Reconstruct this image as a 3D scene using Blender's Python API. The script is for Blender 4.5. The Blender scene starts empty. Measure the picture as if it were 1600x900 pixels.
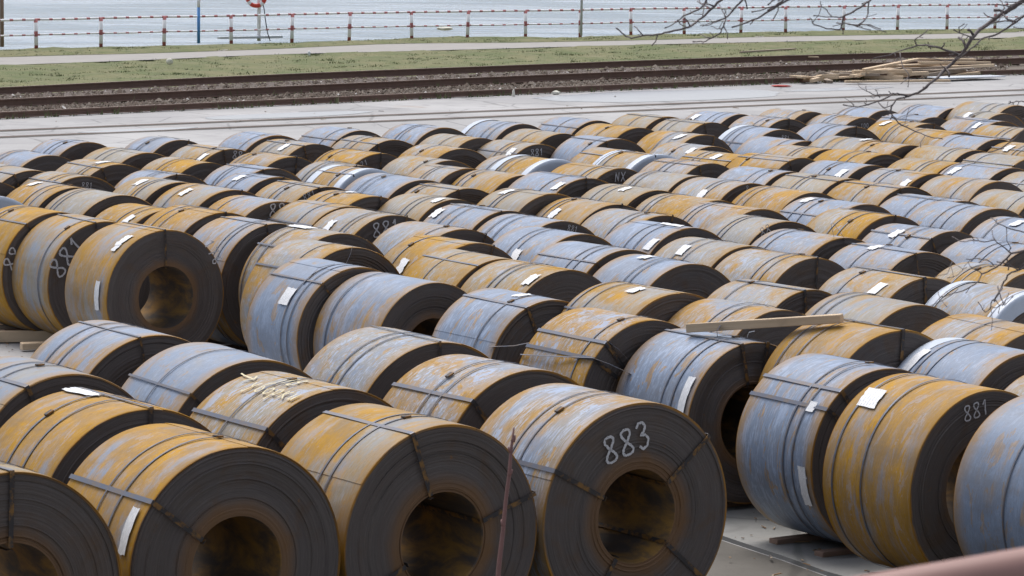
import bpy, bmesh, math, random
from mathutils import Vector, Matrix, noise as mnoise
random.seed(7)
C = bpy.context.scene.collection
sc = bpy.context.scene
R_ = math.radians

# ------------------------------------------------------------------ camera
FPX = 5268.0; CAM_H = 5.76; PITCH = math.atan((450+183)/FPX); ROLL = 0.011
cd = bpy.data.cameras.new('camera'); cam = bpy.data.objects.new('camera', cd); C.objects.link(cam)
cd.sensor_width = 36; cd.lens = FPX/1600*36; cd.clip_start = 0.1; cd.clip_end = 6000
cam.matrix_world = Matrix.Translation((0, 0, CAM_H)) @ Matrix.Rotation(math.pi/2 - PITCH, 4, 'X') @ Matrix.Rotation(ROLL, 4, 'Z')
cd.dof.use_dof = True; cd.dof.focus_distance = 40; cd.dof.aperture_fstop = 26
sc.camera = cam

# ------------------------------------------------------------------ light
SUN_EL, SUN_AZ = R_(66), R_(-25)          # high soft sun behind thin cloud, from the left rear
w = bpy.data.worlds.new('World'); sc.world = w; w.use_nodes = True
nt = w.node_tree; bg = nt.nodes['Background']
sky = nt.nodes.new('ShaderNodeTexSky'); sky.sky_type = 'NISHITA'; sky.sun_disc = False
sky.sun_elevation = SUN_EL; sky.sun_rotation = SUN_AZ
sky.air_density = 1.0; sky.dust_density = 4.0; sky.ozone_density = 1.0
hsv = nt.nodes.new('ShaderNodeHueSaturation'); hsv.inputs['Saturation'].default_value = 0.60
nt.links.new(sky.outputs[0], hsv.inputs['Color']); nt.links.new(hsv.outputs[0], bg.inputs[0])
bg.inputs[1].default_value = 0.115
sl = bpy.data.lights.new('sun', 'SUN'); sl.energy = 1.5; sl.angle = R_(40); sl.color = (1, .98, .95)
so = bpy.data.objects.new('sun', sl); C.objects.link(so)
# direction towards the sun (sky rotation 0 is +Y, turning towards +X)
dsun = Vector((math.sin(SUN_AZ)*math.cos(SUN_EL), math.cos(SUN_AZ)*math.cos(SUN_EL), math.sin(SUN_EL)))
so.rotation_euler = dsun.to_track_quat('Z', 'Y').to_euler()
sc.view_settings.view_transform = 'Standard'; sc.view_settings.look = 'None'
sc.view_settings.exposure = 0.74; sc.view_settings.gamma = 1.0

# ------------------------------------------------------------------ data
COILS = [
 (159, -3.34, 22.085, 0.88, 1.013, 0.647, 't', 'dark-faced coil cut off by the bottom left corner of the photo'),
 (163, -1.916, 23.38, 0.865, 1.21, 0.607, 'o', 'yellow-orange coil with torn wrap and low white tag, two left of the 883 coil'),
 (164, -0.491, 24.416, 0.866, 1.188, 0.62, 'm', 'golden rusted coil just left of the one chalked 883, bore wide open'),
 (155, -2.737, 24.837, 0.881, 1.142, 0.606, 'o', 'golden coil with a long white tag on its crest in the left foreground'),
 (165, 0.971, 25.395, 0.881, 1.165, 0.604, 'm', 'big rust and blue-grey coil chalked 883 on its end, at the bottom of the yard'),
 (151, 4.808, 25.949, 0.829, 1.08, 0.595, 'b', 'blue coil with rust blotches cut off by the right edge at bottom'),
 (156, -1.365, 25.98, 0.876, 1.128, 0.609, 'm', 'patchy rust coil with a chalk arrow and chalk letters on its top'),
 (154, -3.572, 26.878, 0.858, 1.166, 0.587, 't', 'tan-grey coil at the left edge with one flat strap across, behind the golden tagged coil'),
 (158, 0.144, 27.007, 0.887, 1.087, 0.65, 'm', 'white and orange scraped coil behind the 883 coil with one strap over its rim'),
 (143, 3.881, 27.108, 0.818, 1.095, 0.605, 'o', 'golden coil with white tag chalked 881 in the right foreground'),
 (153, -2.129, 27.838, 0.855, 1.219, 0.532, 'm', 'grey coil crossed by one blue strap, left foreground, behind the arrow-chalked coil'),
 (150, 5.221, 28.015, 0.78, 1.08, 0.601, 'o', 'sliver of an orange coil at the right edge behind the blotched blue coil'),
 (142, 3.215, 28.634, 0.793, 1.073, 0.572, 'm', 'blue-grey coil with two cross straps resting on bearers left of the golden 881 coil'),
 (157, -0.625, 28.818, 0.871, 1.159, 0.574, 'b', 'white and tan scraped coil with two thin bands, centre foreground left part'),
 (149, 4.582, 29.537, 0.802, 1.092, 0.592, 'b', 'pale blue coil with white strips round its rear rim, right of the golden 881 coil'),
 (152, -3.158, 29.574, 0.837, 1.198, 0.585, 'm', 'grey-gold coil without tags standing before the loose timbers at left'),
 (141, 3.487, 30.177, 0.855, 1.013, 0.599, 'o', 'golden coil under the right end of the long squared plank'),
 (136, 2.225, 30.718, 0.758, 1.134, 0.611, 'b', 'white-blue coil carrying the left end of the long squared plank'),
 (148, 4.931, 31.071, 0.807, 1.273, 0.49, 'o', 'rust-orange coil, no tag, fourth from left in fifteenth row from water'),
 (124, 1.305, 31.559, 0.801, 1.095, 0.603, 'o', 'orange and white scraped coil with two loose straps bent over its face'),
 (135, 2.613, 32.563, 0.794, 1.084, 0.634, 'm', 'grey-and-rust coil, no tag, second from left in fifteenth row from water'),
 (130, 1.649, 33.25, 0.827, 1.126, 0.609, 'o', 'rust-orange coil, one white tag, second from left in fourteenth row from water'),
 (140, 4.033, 33.29, 0.779, 1.183, 0.547, 't', 'tan-grey coil, no tag, third from left in fifteenth row from water'),
 (123, 0.396, 33.792, 0.751, 1.167, 0.589, 'b', 'pale blue coil with flat strap and broken strap end on its face, centre foreground'),
 (134, 3.073, 34.625, 0.768, 1.071, 0.646, 'm', 'grey-and-rust coil, a strap over its end, third from left in fourteenth row from water'),
 (147, 5.43, 34.699, 0.765, 1.074, 0.619, 'm', 'blue-grey coil wrapped in white at both rims near the right edge'),
 (42, -0.829, 35.255, 0.748, 1.17, 0.643, 'm', 'blue-grey coil with one dark band showing part of its bore, right of the square-tagged coil'),
 (139, 4.403, 35.474, 0.79, 1.157, 0.583, 't', 'tan-grey coil, one white tag, fourth from left in fourteenth row from water'),
 (122, 0.582, 35.942, 0.783, 1.147, 0.607, 'o', 'rust-orange coil, one white tag, second from left in thirteenth row from water'),
 (41, -1.668, 36.144, 0.771, 1.075, 0.61, 'b', 'large blue-grey coil with a square white tag in the middle of its flank'),
 (146, 5.675, 36.467, 0.772, 1.082, 0.609, 'o', 'rust-orange coil, no tag, sixth from left in thirteenth row from water'),
 (129, 1.953, 36.735, 0.78, 1.115, 0.57, 'b', 'blue-grey coil, one white tag, third from left in thirteenth row from water'),
 (121, -0.113, 36.931, 0.784, 1.161, 0.568, 'o', 'rust-orange coil, no tag, second from left in twelfth row from water'),
 (40, -1.792, 37.436, 0.812, 1.055, 0.653, 'm', 'grey coil with a ragged front edge squeezed between two larger coils left of centre'),
 (133, 3.382, 37.533, 0.775, 1.129, 0.623, 'm', 'grey-and-rust coil, a strap over its end, fourth from left in thirteenth row from water'),
 (126, 1.289, 37.916, 0.789, 1.105, 0.625, 'b', 'blue-grey coil, no tag, third from left in twelfth row from water'),
 (120, -0.426, 38.32, 0.794, 1.058, 0.631, 'o', 'rust-orange coil, one white tag, second from left in eleventh row from water'),
 (138, 4.716, 38.351, 0.771, 1.153, 0.575, 'b', 'blue-grey coil, one white tag, fifth from left in thirteenth row from water'),
 (128, 2.724, 38.627, 0.781, 1.153, 0.587, 'm', 'grey-and-rust coil, one white tag, fourth from left in twelfth row from water'),
 (145, 6.109, 39.06, 0.767, 1.186, 0.547, 'b', 'blue-grey coil, no tag, seventh from left in twelfth row from water'),
 (162, -4.068, 39.342, 0.797, 1.031, 0.621, 'm', 'tan-grey coil with fully open bore at left, two white tags near its front rim'),
 (39, -2.025, 39.384, 0.788, 1.017, 0.613, 'm', 'hindmost of three large close-packed coils left of centre, torn white strip on top'),
 (125, 0.8, 39.4, 0.798, 1.054, 0.648, 'b', 'blue-grey coil, one white tag, third from left in eleventh row from water'),
 (132, 3.926, 39.698, 0.778, 1.166, 0.592, 'm', 'grey-and-rust coil, no tag, fifth from left in twelfth row from water'),
 (119, -0.61, 40.132, 0.782, 1.097, 0.613, 'm', 'grey-and-rust coil, a strap over its end, second from left in tenth row from water'),
 (127, 2.138, 40.297, 0.795, 1.05, 0.601, 'b', 'blue-grey coil, two white tags, fourth from left in eleventh row from water'),
 (38, -2.868, 40.492, 0.786, 1.031, 0.631, 'b', 'blue-grey coil, no tag, first from left in ninth row from water'),
 (137, 5.304, 40.529, 0.783, 1.071, 0.617, 'b', 'blue-grey coil, one white tag, sixth from left in twelfth row from water'),
 (161, -4.977, 40.904, 0.765, 1.087, 0.555, 't', 'tan-grey coil chalked 881 in steep writing, just left of the open-bored one'),
 (60, 0.591, 41.19, 0.785, 1.084, 0.62, 'b', 'blue-grey coil, chalked 881 on end, third from left in tenth row from water'),
 (131, 3.374, 41.332, 0.791, 0.999, 0.59, 't', 'tan-grey coil, chalked 88 on end, fifth from left in eleventh row from water'),
 (37, -1.482, 41.42, 0.799, 1.039, 0.583, 'm', 'grey-and-rust coil, chalked 881 on end, second from left in ninth row from water'),
 (144, 6.785, 41.56, 0.784, 1.08, 0.613, 'b', 'blue-grey coil, one white tag, eighth from left in eleventh row from water'),
 (15, -3.607, 41.739, 0.786, 1.111, 0.585, 'o', 'rust-orange coil, a strap over its end, first from left in eighth row from water'),
 (160, -5.684, 41.824, 0.773, 1.073, 0.627, 'o', 'orange-tan coil cut by the left edge, chalk half hidden by its right neighbour'),
 (79, 1.891, 42.094, 0.783, 1.05, 0.62, 'm', 'grey-and-rust coil, a strap over its end, fourth from left in tenth row from water'),
 (98, 4.768, 42.155, 0.793, 1.071, 0.602, 'o', 'rust-orange coil, a strap over its end, sixth from left in eleventh row from water'),
 (58, -0.071, 42.299, 0.792, 1.096, 0.63, 'b', 'blue-grey coil, one white tag, third from left in ninth row from water'),
 (14, -4.395, 42.676, 0.753, 1.061, 0.612, 'o', 'rust-orange coil, one white tag, first from left in seventh row from water'),
 (78, 3.174, 43.02, 0.783, 1.111, 0.612, 'm', 'grey-and-rust coil, no tag, fifth from left in tenth row from water'),
 (36, -2.122, 43.038, 0.77, 1.032, 0.631, 't', 'tan-grey coil, no tag, third from left in eighth row from water'),
 (59, 1.325, 43.346, 0.789, 1.044, 0.591, 'o', 'rust-orange coil, one white tag, fourth from left in ninth row from water'),
 (118, 6.242, 43.36, 0.788, 1.151, 0.564, 'b', 'blue-grey coil, no tag, seventh from left in eleventh row from water'),
 (166, -6.737, 43.504, 0.786, 1.08, 0.612, 'b', 'blue-grey coil wrapped white at its rim, half hidden at the left edge'),
 (35, -3.058, 43.681, 0.768, 1.026, 0.606, 'm', 'grey-and-rust coil, chalked 88 on end, second from left in eighth row from water'),
 (97, 4.591, 43.766, 0.788, 1.136, 0.612, 'b', 'blue-grey coil, one white tag, sixth from left in tenth row from water'),
 (10, -5.134, 43.981, 0.784, 1.086, 0.606, 't', 'tan-grey coil, no tag, first from left in sixth row from water'),
 (57, 0.515, 44.113, 0.817, 0.966, 0.636, 't', 'tan-grey coil, one white tag, fifth from left in eighth row from water'),
 (56, -0.779, 44.381, 0.761, 1.031, 0.636, 't', 'tan-grey coil, one white tag, fourth from left in eighth row from water'),
 (77, 2.705, 44.517, 0.768, 1.134, 0.615, 'o', 'rust-orange coil, no tag, fifth from left in ninth row from water'),
 (116, 5.954, 44.577, 0.78, 1.172, 0.558, 'b', 'blue-grey coil, no tag, seventh from left in tenth row from water'),
 (34, -1.874, 44.889, 0.752, 1.032, 0.625, 'o', 'rust-orange coil, one white tag, second from left in seventh row from water'),
 (13, -3.752, 44.893, 0.784, 1.125, 0.622, 'o', 'rust-orange coil, one white tag, second from left in sixth row from water'),
 (5, -5.903, 45.255, 0.773, 1.024, 0.635, 'o', 'rust-orange coil, one white tag, first from left in fifth row from water'),
 (117, 7.268, 45.538, 0.778, 1.08, 0.601, 't', 'tan-grey coil, no tag, eighth from left in tenth row from water'),
 (75, 1.955, 45.558, 0.784, 1.117, 0.593, 't', 'tan-grey coil, one white tag, sixth from left in eighth row from water'),
 (95, 4.068, 45.565, 0.78, 1.137, 0.581, 'o', 'rust-orange coil, no tag, sixth from left in ninth row from water'),
 (54, -0.616, 45.8, 0.772, 0.935, 0.608, 't', 'tan-grey coil, a strap over its end, third from left in seventh row from water'),
 (4, -7.148, 45.804, 0.785, 1.08, 0.623, 't', 'tan-grey coil, no tag, first from left in fourth row from water'),
 (33, -2.54, 45.896, 0.768, 1.139, 0.584, 't', 'tan-grey coil, chalked 881 on end, third from left in sixth row from water'),
 (12, -4.57, 46.092, 0.779, 0.984, 0.618, 't', 'tan-grey coil, one white tag, second from left in fifth row from water'),
 (96, 5.482, 46.596, 0.779, 1.16, 0.613, 'o', 'rust-orange coil, no tag, seventh from left in ninth row from water'),
 (55, 1.03, 46.707, 0.81, 1.191, 0.581, 'b', 'blue-grey coil, one white tag, fourth from left in seventh row from water'),
 (32, -1.258, 46.802, 0.782, 1.288, 0.555, 'b', 'blue-grey coil, no tag, fourth from left in sixth row from water'),
 (76, 3.308, 46.85, 0.781, 1.115, 0.627, 'm', 'grey-and-rust coil, a chalk 8 on end, seventh from left in eighth row from water'),
 (6, -6.011, 46.95, 0.775, 0.91, 0.638, 't', 'tan-grey coil, chalked 881 on end, second from left in fourth row from water'),
 (29, -3.316, 47.095, 0.775, 0.862, 0.653, 'b', 'blue-grey coil, one white tag, third from left in fifth row from water'),
 (114, 6.862, 47.472, 0.788, 1.118, 0.629, 'o', 'rust-orange coil, no tag, eighth from left in ninth row from water'),
 (3, -6.811, 47.557, 0.786, 1.282, 0.594, 't', 'tan-grey coil, no tag, first from left in third row from water'),
 (94, 4.754, 47.561, 0.789, 1.15, 0.606, 't', 'tan-grey coil, no tag, eighth from left in eighth row from water'),
 (11, -4.757, 47.871, 0.756, 0.909, 0.644, 'b', 'blue-grey coil, no tag, third from left in fourth row from water'),
 (74, 2.593, 47.911, 0.784, 1.019, 0.687, 't', 'tan-grey coil, no tag, fifth from left in seventh row from water'),
 (51, 0.151, 48.014, 0.771, 1.074, 0.627, 'o', 'rust-orange coil, a strap over its end, fifth from left in sixth row from water'),
 (99, 6.065, 48.48, 0.792, 1.09, 0.604, 'o', 'rust-orange coil, one white tag, ninth from left in eighth row from water'),
 (115, 8.072, 48.504, 0.777, 1.08, 0.616, 't', 'tan-grey coil, no tag, ninth from left in ninth row from water'),
 (93, 4.019, 48.664, 0.79, 1.092, 0.642, 'b', 'blue-grey coil, no tag, sixth from left in seventh row from water'),
 (31, -2.082, 48.772, 0.767, 0.8, 0.708, 'o', 'rust-orange coil, white rim wrapping, fourth from left in fifth row from water'),
 (27, -3.51, 48.778, 0.766, 1.003, 0.628, 'b', 'blue-grey coil, no tag, fourth from left in fourth row from water'),
 (7, -5.731, 48.794, 0.783, 1.092, 0.595, 'o', 'rust-orange coil, one white tag, second from left in third row from water'),
 (50, -0.674, 48.809, 0.779, 0.841, 0.671, 'm', 'grey-and-rust coil, no tag, fifth from left in fifth row from water'),
 (71, 1.56, 49.052, 0.783, 1.117, 0.655, 'o', 'rust-orange coil, chalked X on end, sixth from left in sixth row from water'),
 (113, 7.373, 49.684, 0.789, 1.082, 0.63, 'b', 'blue-grey coil, one white tag, tenth from left in eighth row from water'),
 (91, 5.304, 49.696, 0.799, 1.081, 0.654, 'b', 'blue-grey coil, one white tag, seventh from left in seventh row from water'),
 (30, -2.284, 49.713, 0.756, 0.956, 0.623, 't', 'tan-grey coil, no tag, fifth from left in fourth row from water'),
 (16, -4.536, 49.814, 0.761, 1.18, 0.595, 'o', 'rust-orange coil, no tag, third from left in third row from water'),
 (72, 2.924, 49.893, 0.794, 1.055, 0.634, 'm', 'grey-and-rust coil, no tag, seventh from left in sixth row from water'),
 (53, 0.637, 50.107, 0.796, 0.96, 0.6, 'o', 'rust-orange coil, white rim wrapping, sixth from left in fifth row from water'),
 (2, -6.948, 50.409, 0.778, 1.113, 0.618, 'b', 'blue-grey coil, no tag, first from left in second row from water'),
 (49, -0.971, 50.524, 0.766, 1.058, 0.623, 't', 'tan-grey coil, no tag, sixth from left in fourth row from water'),
 (111, 6.716, 50.627, 0.784, 1.139, 0.602, 'o', 'rust-orange coil, no tag, eighth from left in seventh row from water'),
 (25, -3.356, 50.833, 0.768, 1.077, 0.597, 'o', 'rust-orange coil, a strap over its end, fourth from left in third row from water'),
 (92, 4.363, 51.004, 0.795, 1.112, 0.69, 'o', 'rust-orange coil, a strap over its end, eighth from left in sixth row from water'),
 (70, 2.204, 51.062, 0.803, 0.96, 0.608, 'o', 'rust-orange coil, white rim wrapping, seventh from left in fifth row from water'),
 (8, -5.579, 51.188, 0.771, 1.226, 0.602, 't', 'tan-grey coil, no tag, second from left in second row from water'),
 (52, 0.346, 51.337, 0.748, 0.904, 0.634, 'm', 'grey-and-rust coil, no tag, seventh from left in fourth row from water'),
 (28, -2.049, 51.684, 0.767, 1.123, 0.602, 'o', 'rust-orange coil, no tag, fifth from left in third row from water'),
 (112, 7.994, 51.749, 0.784, 1.164, 0.58, 't', 'tan-grey coil, no tag, ninth from left in seventh row from water'),
 (73, 3.608, 51.949, 0.772, 1.121, 0.667, 'o', 'rust-orange coil, one white tag, eighth from left in fifth row from water'),
 (90, 5.74, 51.96, 0.792, 1.159, 0.621, 'o', 'rust-orange coil, no tag, ninth from left in sixth row from water'),
 (69, 1.91, 52.127, 0.782, 1.042, 0.604, 'o', 'rust-orange coil, no tag, eighth from left in fourth row from water'),
 (21, -4.381, 52.25, 0.766, 1.105, 0.607, 't', 'tan-grey coil, chalked 88 on end, third from left in second row from water'),
 (1, -6.665, 52.635, 0.79, 0.909, 0.668, 'b', 'blue-grey coil, no tag, first from left in first row from water'),
 (45, -0.818, 52.645, 0.773, 1.058, 0.576, 'o', 'rust-orange coil, no tag, sixth from left in third row from water'),
 (84, 4.95, 53.046, 0.785, 1.062, 0.615, 'o', 'rust-orange coil, no tag, ninth from left in fifth row from water'),
 (110, 7.303, 53.155, 0.786, 1.12, 0.65, 't', 'tan-grey coil, no tag, tenth from left in sixth row from water'),
 (23, -3.145, 53.269, 0.774, 1.176, 0.583, 't', 'tan-grey coil, one white tag, fourth from left in second row from water'),
 (68, 3.152, 53.404, 0.783, 1.022, 0.607, 'm', 'grey-and-rust coil, one white tag, ninth from left in fourth row from water'),
 (9, -5.29, 53.465, 0.787, 0.91, 0.652, 'b', 'blue-grey coil, no tag, second from left in first row from water'),
 (89, 6.364, 53.931, 0.79, 0.858, 0.593, 'o', 'rust-orange coil, no tag, tenth from left in fifth row from water'),
 (109, 8.688, 54.094, 0.788, 1.08, 0.601, 'o', 'rust-orange coil, one white tag, eleventh from left in sixth row from water'),
 (63, 1.678, 54.242, 0.803, 0.962, 0.592, 'b', 'blue-grey coil, a strap over its end, eighth from left in third row from water'),
 (22, -3.823, 54.304, 0.797, 1.04, 0.531, 'b', 'blue-grey coil, no tag, third from left in first row from water'),
 (26, -1.945, 54.405, 0.77, 1.118, 0.591, 't', 'tan-grey coil, a strap over its end, fifth from left in second row from water'),
 (48, 0.408, 54.569, 0.741, 1.083, 0.625, 't', 'tan-grey coil, chalked 881 on end, seventh from left in third row from water'),
 (88, 5.906, 54.681, 0.798, 1.202, 0.593, 't', 'tan-grey coil, one white tag, eleventh from left in fourth row from water'),
 (108, 7.929, 55.086, 0.804, 1.061, 0.594, 'b', 'blue-grey coil, no tag, eleventh from left in fifth row from water'),
 (44, -0.553, 55.236, 0.762, 1.091, 0.625, 't', 'tan-grey coil, no tag, sixth from left in second row from water'),
 (83, 4.803, 55.411, 0.758, 1.169, 0.595, 'b', 'blue-grey coil, no tag, tenth from left in fourth row from water'),
 (67, 3.15, 55.753, 0.788, 1.147, 0.61, 'o', 'rust-orange coil, one white tag, ninth from left in third row from water'),
 (24, -2.553, 56.072, 0.781, 1.11, 0.61, 'b', 'blue-grey coil, no tag, fourth from left in first row from water'),
 (47, 0.822, 56.177, 0.771, 1.195, 0.546, 't', 'tan-grey coil, no tag, seventh from left in second row from water'),
 (82, 4.493, 56.65, 0.806, 1.028, 0.562, 'b', 'blue-grey coil, chalked 881 on end, tenth from left in third row from water'),
 (43, -1.177, 56.863, 0.782, 1.156, 0.59, 'b', 'blue-grey coil, no tag, fifth from left in first row from water'),
 (106, 7.598, 57.166, 0.781, 1.164, 0.618, 'o', 'rust-orange coil, no tag, twelfth from left in fourth row from water'),
 (62, 2.129, 57.299, 0.785, 1.155, 0.623, 'o', 'rust-orange coil, no tag, eighth from left in second row from water'),
 (87, 5.834, 57.597, 0.802, 1.006, 0.573, 'b', 'blue-grey coil, no tag, eleventh from left in third row from water'),
 (107, 8.928, 58.03, 0.786, 1.081, 0.582, 't', 'tan-grey coil, no tag, thirteenth from left in fourth row from water'),
 (46, 0.144, 58.072, 0.78, 1.059, 0.635, 'b', 'blue-grey coil, white rim wrapping, sixth from left in first row from water'),
 (100, 7.223, 58.711, 0.799, 1.083, 0.588, 'o', 'rust-orange coil, one white tag, twelfth from left in third row from water'),
 (65, 3.457, 58.757, 0.788, 1.072, 0.626, 't', 'tan-grey coil, no tag, ninth from left in second row from water'),
 (61, 1.458, 58.959, 0.785, 1.112, 0.598, 'b', 'blue-grey coil, no tag, seventh from left in first row from water'),
 (105, 8.637, 59.549, 0.796, 1.138, 0.58, 'b', 'blue-grey coil, one white tag, thirteenth from left in third row from water'),
 (80, 4.855, 59.556, 0.796, 1.046, 0.606, 'm', 'grey-and-rust coil, a strap over its end, tenth from left in second row from water'),
 (64, 2.746, 59.936, 0.79, 1.031, 0.616, 't', 'tan-grey coil, no tag, eighth from left in first row from water'),
 (102, 7.577, 60.725, 0.787, 1.098, 0.591, 'b', 'blue-grey coil, no tag, twelfth from left in second row from water'),
 (66, 4.107, 60.961, 0.787, 1.042, 0.644, 'b', 'blue-grey coil, one white tag, ninth from left in first row from water'),
 (85, 6.368, 61.26, 0.758, 1.096, 0.591, 'm', 'grey-and-rust coil, chalked 100 on end, eleventh from left in second row from water'),
 (104, 9.013, 61.989, 0.784, 0.882, 0.62, 't', 'tan-grey coil, one white tag, thirteenth from left in second row from water'),
 (81, 5.485, 62.039, 0.78, 1.019, 0.64, 'm', 'grey-and-rust coil, no tag, tenth from left in first row from water'),
 (86, 6.957, 63.004, 0.771, 0.974, 0.596, 'b', 'blue-grey coil, no tag, eleventh from left in first row from water'),
 (103, 9.469, 63.424, 0.816, 1.274, 0.622, 't', 'tan-grey coil, no tag, thirteenth from left in first row from water'),
 (101, 8.424, 64.274, 0.757, 1.145, 0.615, 'b', 'blue-grey coil, no tag, twelfth from left in first row from water')]
TAGS = {7: [(-5.3, 0.34, 'N')], 5: [(-12.0, 0.82, 'N')], 12: [(-19.7, 0.64, 'N')], 13: [(-24.5, 0.59, 'N')], 14: [(-34.4, 0.24, 'N')], 21: [(-34.1, 0.14, 'N')], 162: [(-32.5, 0.22, 'N'), (-86.6, 0.21, 'T'), (-42.5, 0.22, 'S')], 23: [(-25.4, 0.34, 'N')], 29: [(-19.3, 0.65, 'N')], 34: [(2.5, 0.54, 'N')], 48: [(-33.7, 0.17, 'N')], 56: [(-12.9, 0.13, 'N')], 58: [(-28.9, 0.9, 'N')], 57: [(-15.0, 0.74, 'N')], 55: [(-29.9, 0.1, 'N')], 59: [(-37.7, 0.66, 'N')], 66: [(-28.7, 0.79, 'N')], 67: [(-20.1, 0.26, 'N')], 68: [(-25.2, 0.11, 'N')], 75: [(-13.3, 0.43, 'N')], 76: [(-39.0, 0.41, 'N')], 73: [(-19.5, 0.37, 'N')], 85: [(6.0, 0.9, 'N')], 100: [(-19.5, 0.76, 'N')], 97: [(-13.6, 0.83, 'N')], 91: [(-32.0, 0.19, 'N')], 88: [(-6.1, 0.14, 'N')], 105: [(-26.1, 0.22, 'N')], 104: [(-23.1, 0.72, 'N')], 109: [(-25.5, 0.64, 'N')], 113: [(-27.9, 0.78, 'N')], 99: [(-34.2, 0.1, 'N')], 41: [(-54.3, 0.39, 'N')], 120: [(-50.5, 0.55, 'N')], 37: [(-38.1, 0.66, 'N')], 39: [(-3.0, 0.83, 'W')], 125: [(-48.8, 0.44, 'N')], 122: [(-29.3, 0.1, 'N')], 123: [(-3.2, 0.38, 'N')], 127: [(-39.8, 0.1, 'N'), (-1.2, 0.33, 'W')], 128: [(-30.1, 0.64, 'N')], 129: [(-5.4, 0.66, 'N')], 130: [(-10.9, 0.43, 'N')], 137: [(-25.4, 0.58, 'N')], 139: [(-33.1, 0.26, 'N')], 138: [(-11.2, 0.61, 'N')], 149: [(-36.8, 0.9, 'T')], 136: [(-65.9, 0.1, 'T')], 143: [(-35.6, 0.81, 'N')], 142: [(-104.1, 0.1, 'T'), (-94.6, 0.1, 'S'), (-53.4, 0.18, 'S')], 163: [(-68.1, 0.1, 'T')], 155: [(-1.8, 0.88, 'W')], 144: [(-17.3, 0.48, 'N')]}
EYES = {162: [-1.3], 165: [-61.6, 50.1, 130.6, -147.0], 164: [-18.8, 71.4, -114.7], 163: [-52.2], 159: [1.8], 155: [3.9], 154: [-25.1], 156: [-46.0], 158: [-40.4], 123: [-23.1], 124: [-40.2, -54.2], 136: [-11.0, 12.3], 142: [-38.1, -53.0], 141: [3.6], 139: [-3.7], 138: [-10.5], 133: [2.6], 134: [-5.5], 21: [-11.4], 23: [-15.8], 25: [6.5], 26: [-24.1], 54: [-12.6], 58: [-7.6], 59: [6.9], 79: [9.8], 80: [0.1], 67: [16.3], 98: [2.7], 34: [9.2], 33: [-10.1], 15: [2.6], 160: [-33.9], 161: [-9.7], 120: [18.6], 119: [26.3], 63: [-17.4], 92: [-19.5], 51: [-56.2]}
CHALK = {165: ('883', -0.133, 0.667, 0.186), 161: ('881', -0.66, 0.475, 0.305), 6: ('881', 0.069, 0.827, 0.103), 21: ('88', 0.125, 0.87, 0.155), 28: ('21', -0.39, 0.814, 0.115), 33: ('881', -0.384, 0.859, 0.114), 35: ('88', -0.027, 0.851, 0.216), 37: ('881', -0.133, 0.802, 0.217), 48: ('881', -0.064, 0.817, 0.154), 60: ('881', 0.209, 0.867, 0.09), 71: ('NX', -0.014, 0.841, 0.178), 76: ('8', -0.094, 0.911, 0.091), 82: ('881', 0.105, 0.823, 0.093), 85: ('100', 0.004, 0.804, 0.107), 131: ('88', -0.441, 0.874, 0.139), 143: ('881', -0.177, 0.81, 0.151), 162: ('176', 0.794, 0.628, 0.169), 160: ('88', -0.806, 0.289, 0.246)}
WRAPS = {166: 'f', 31: 'r f', 70: 'r f', 53: 'r f', 147: 'r f', 149: 'r', 82: 'r', 46: 'r'}

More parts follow.
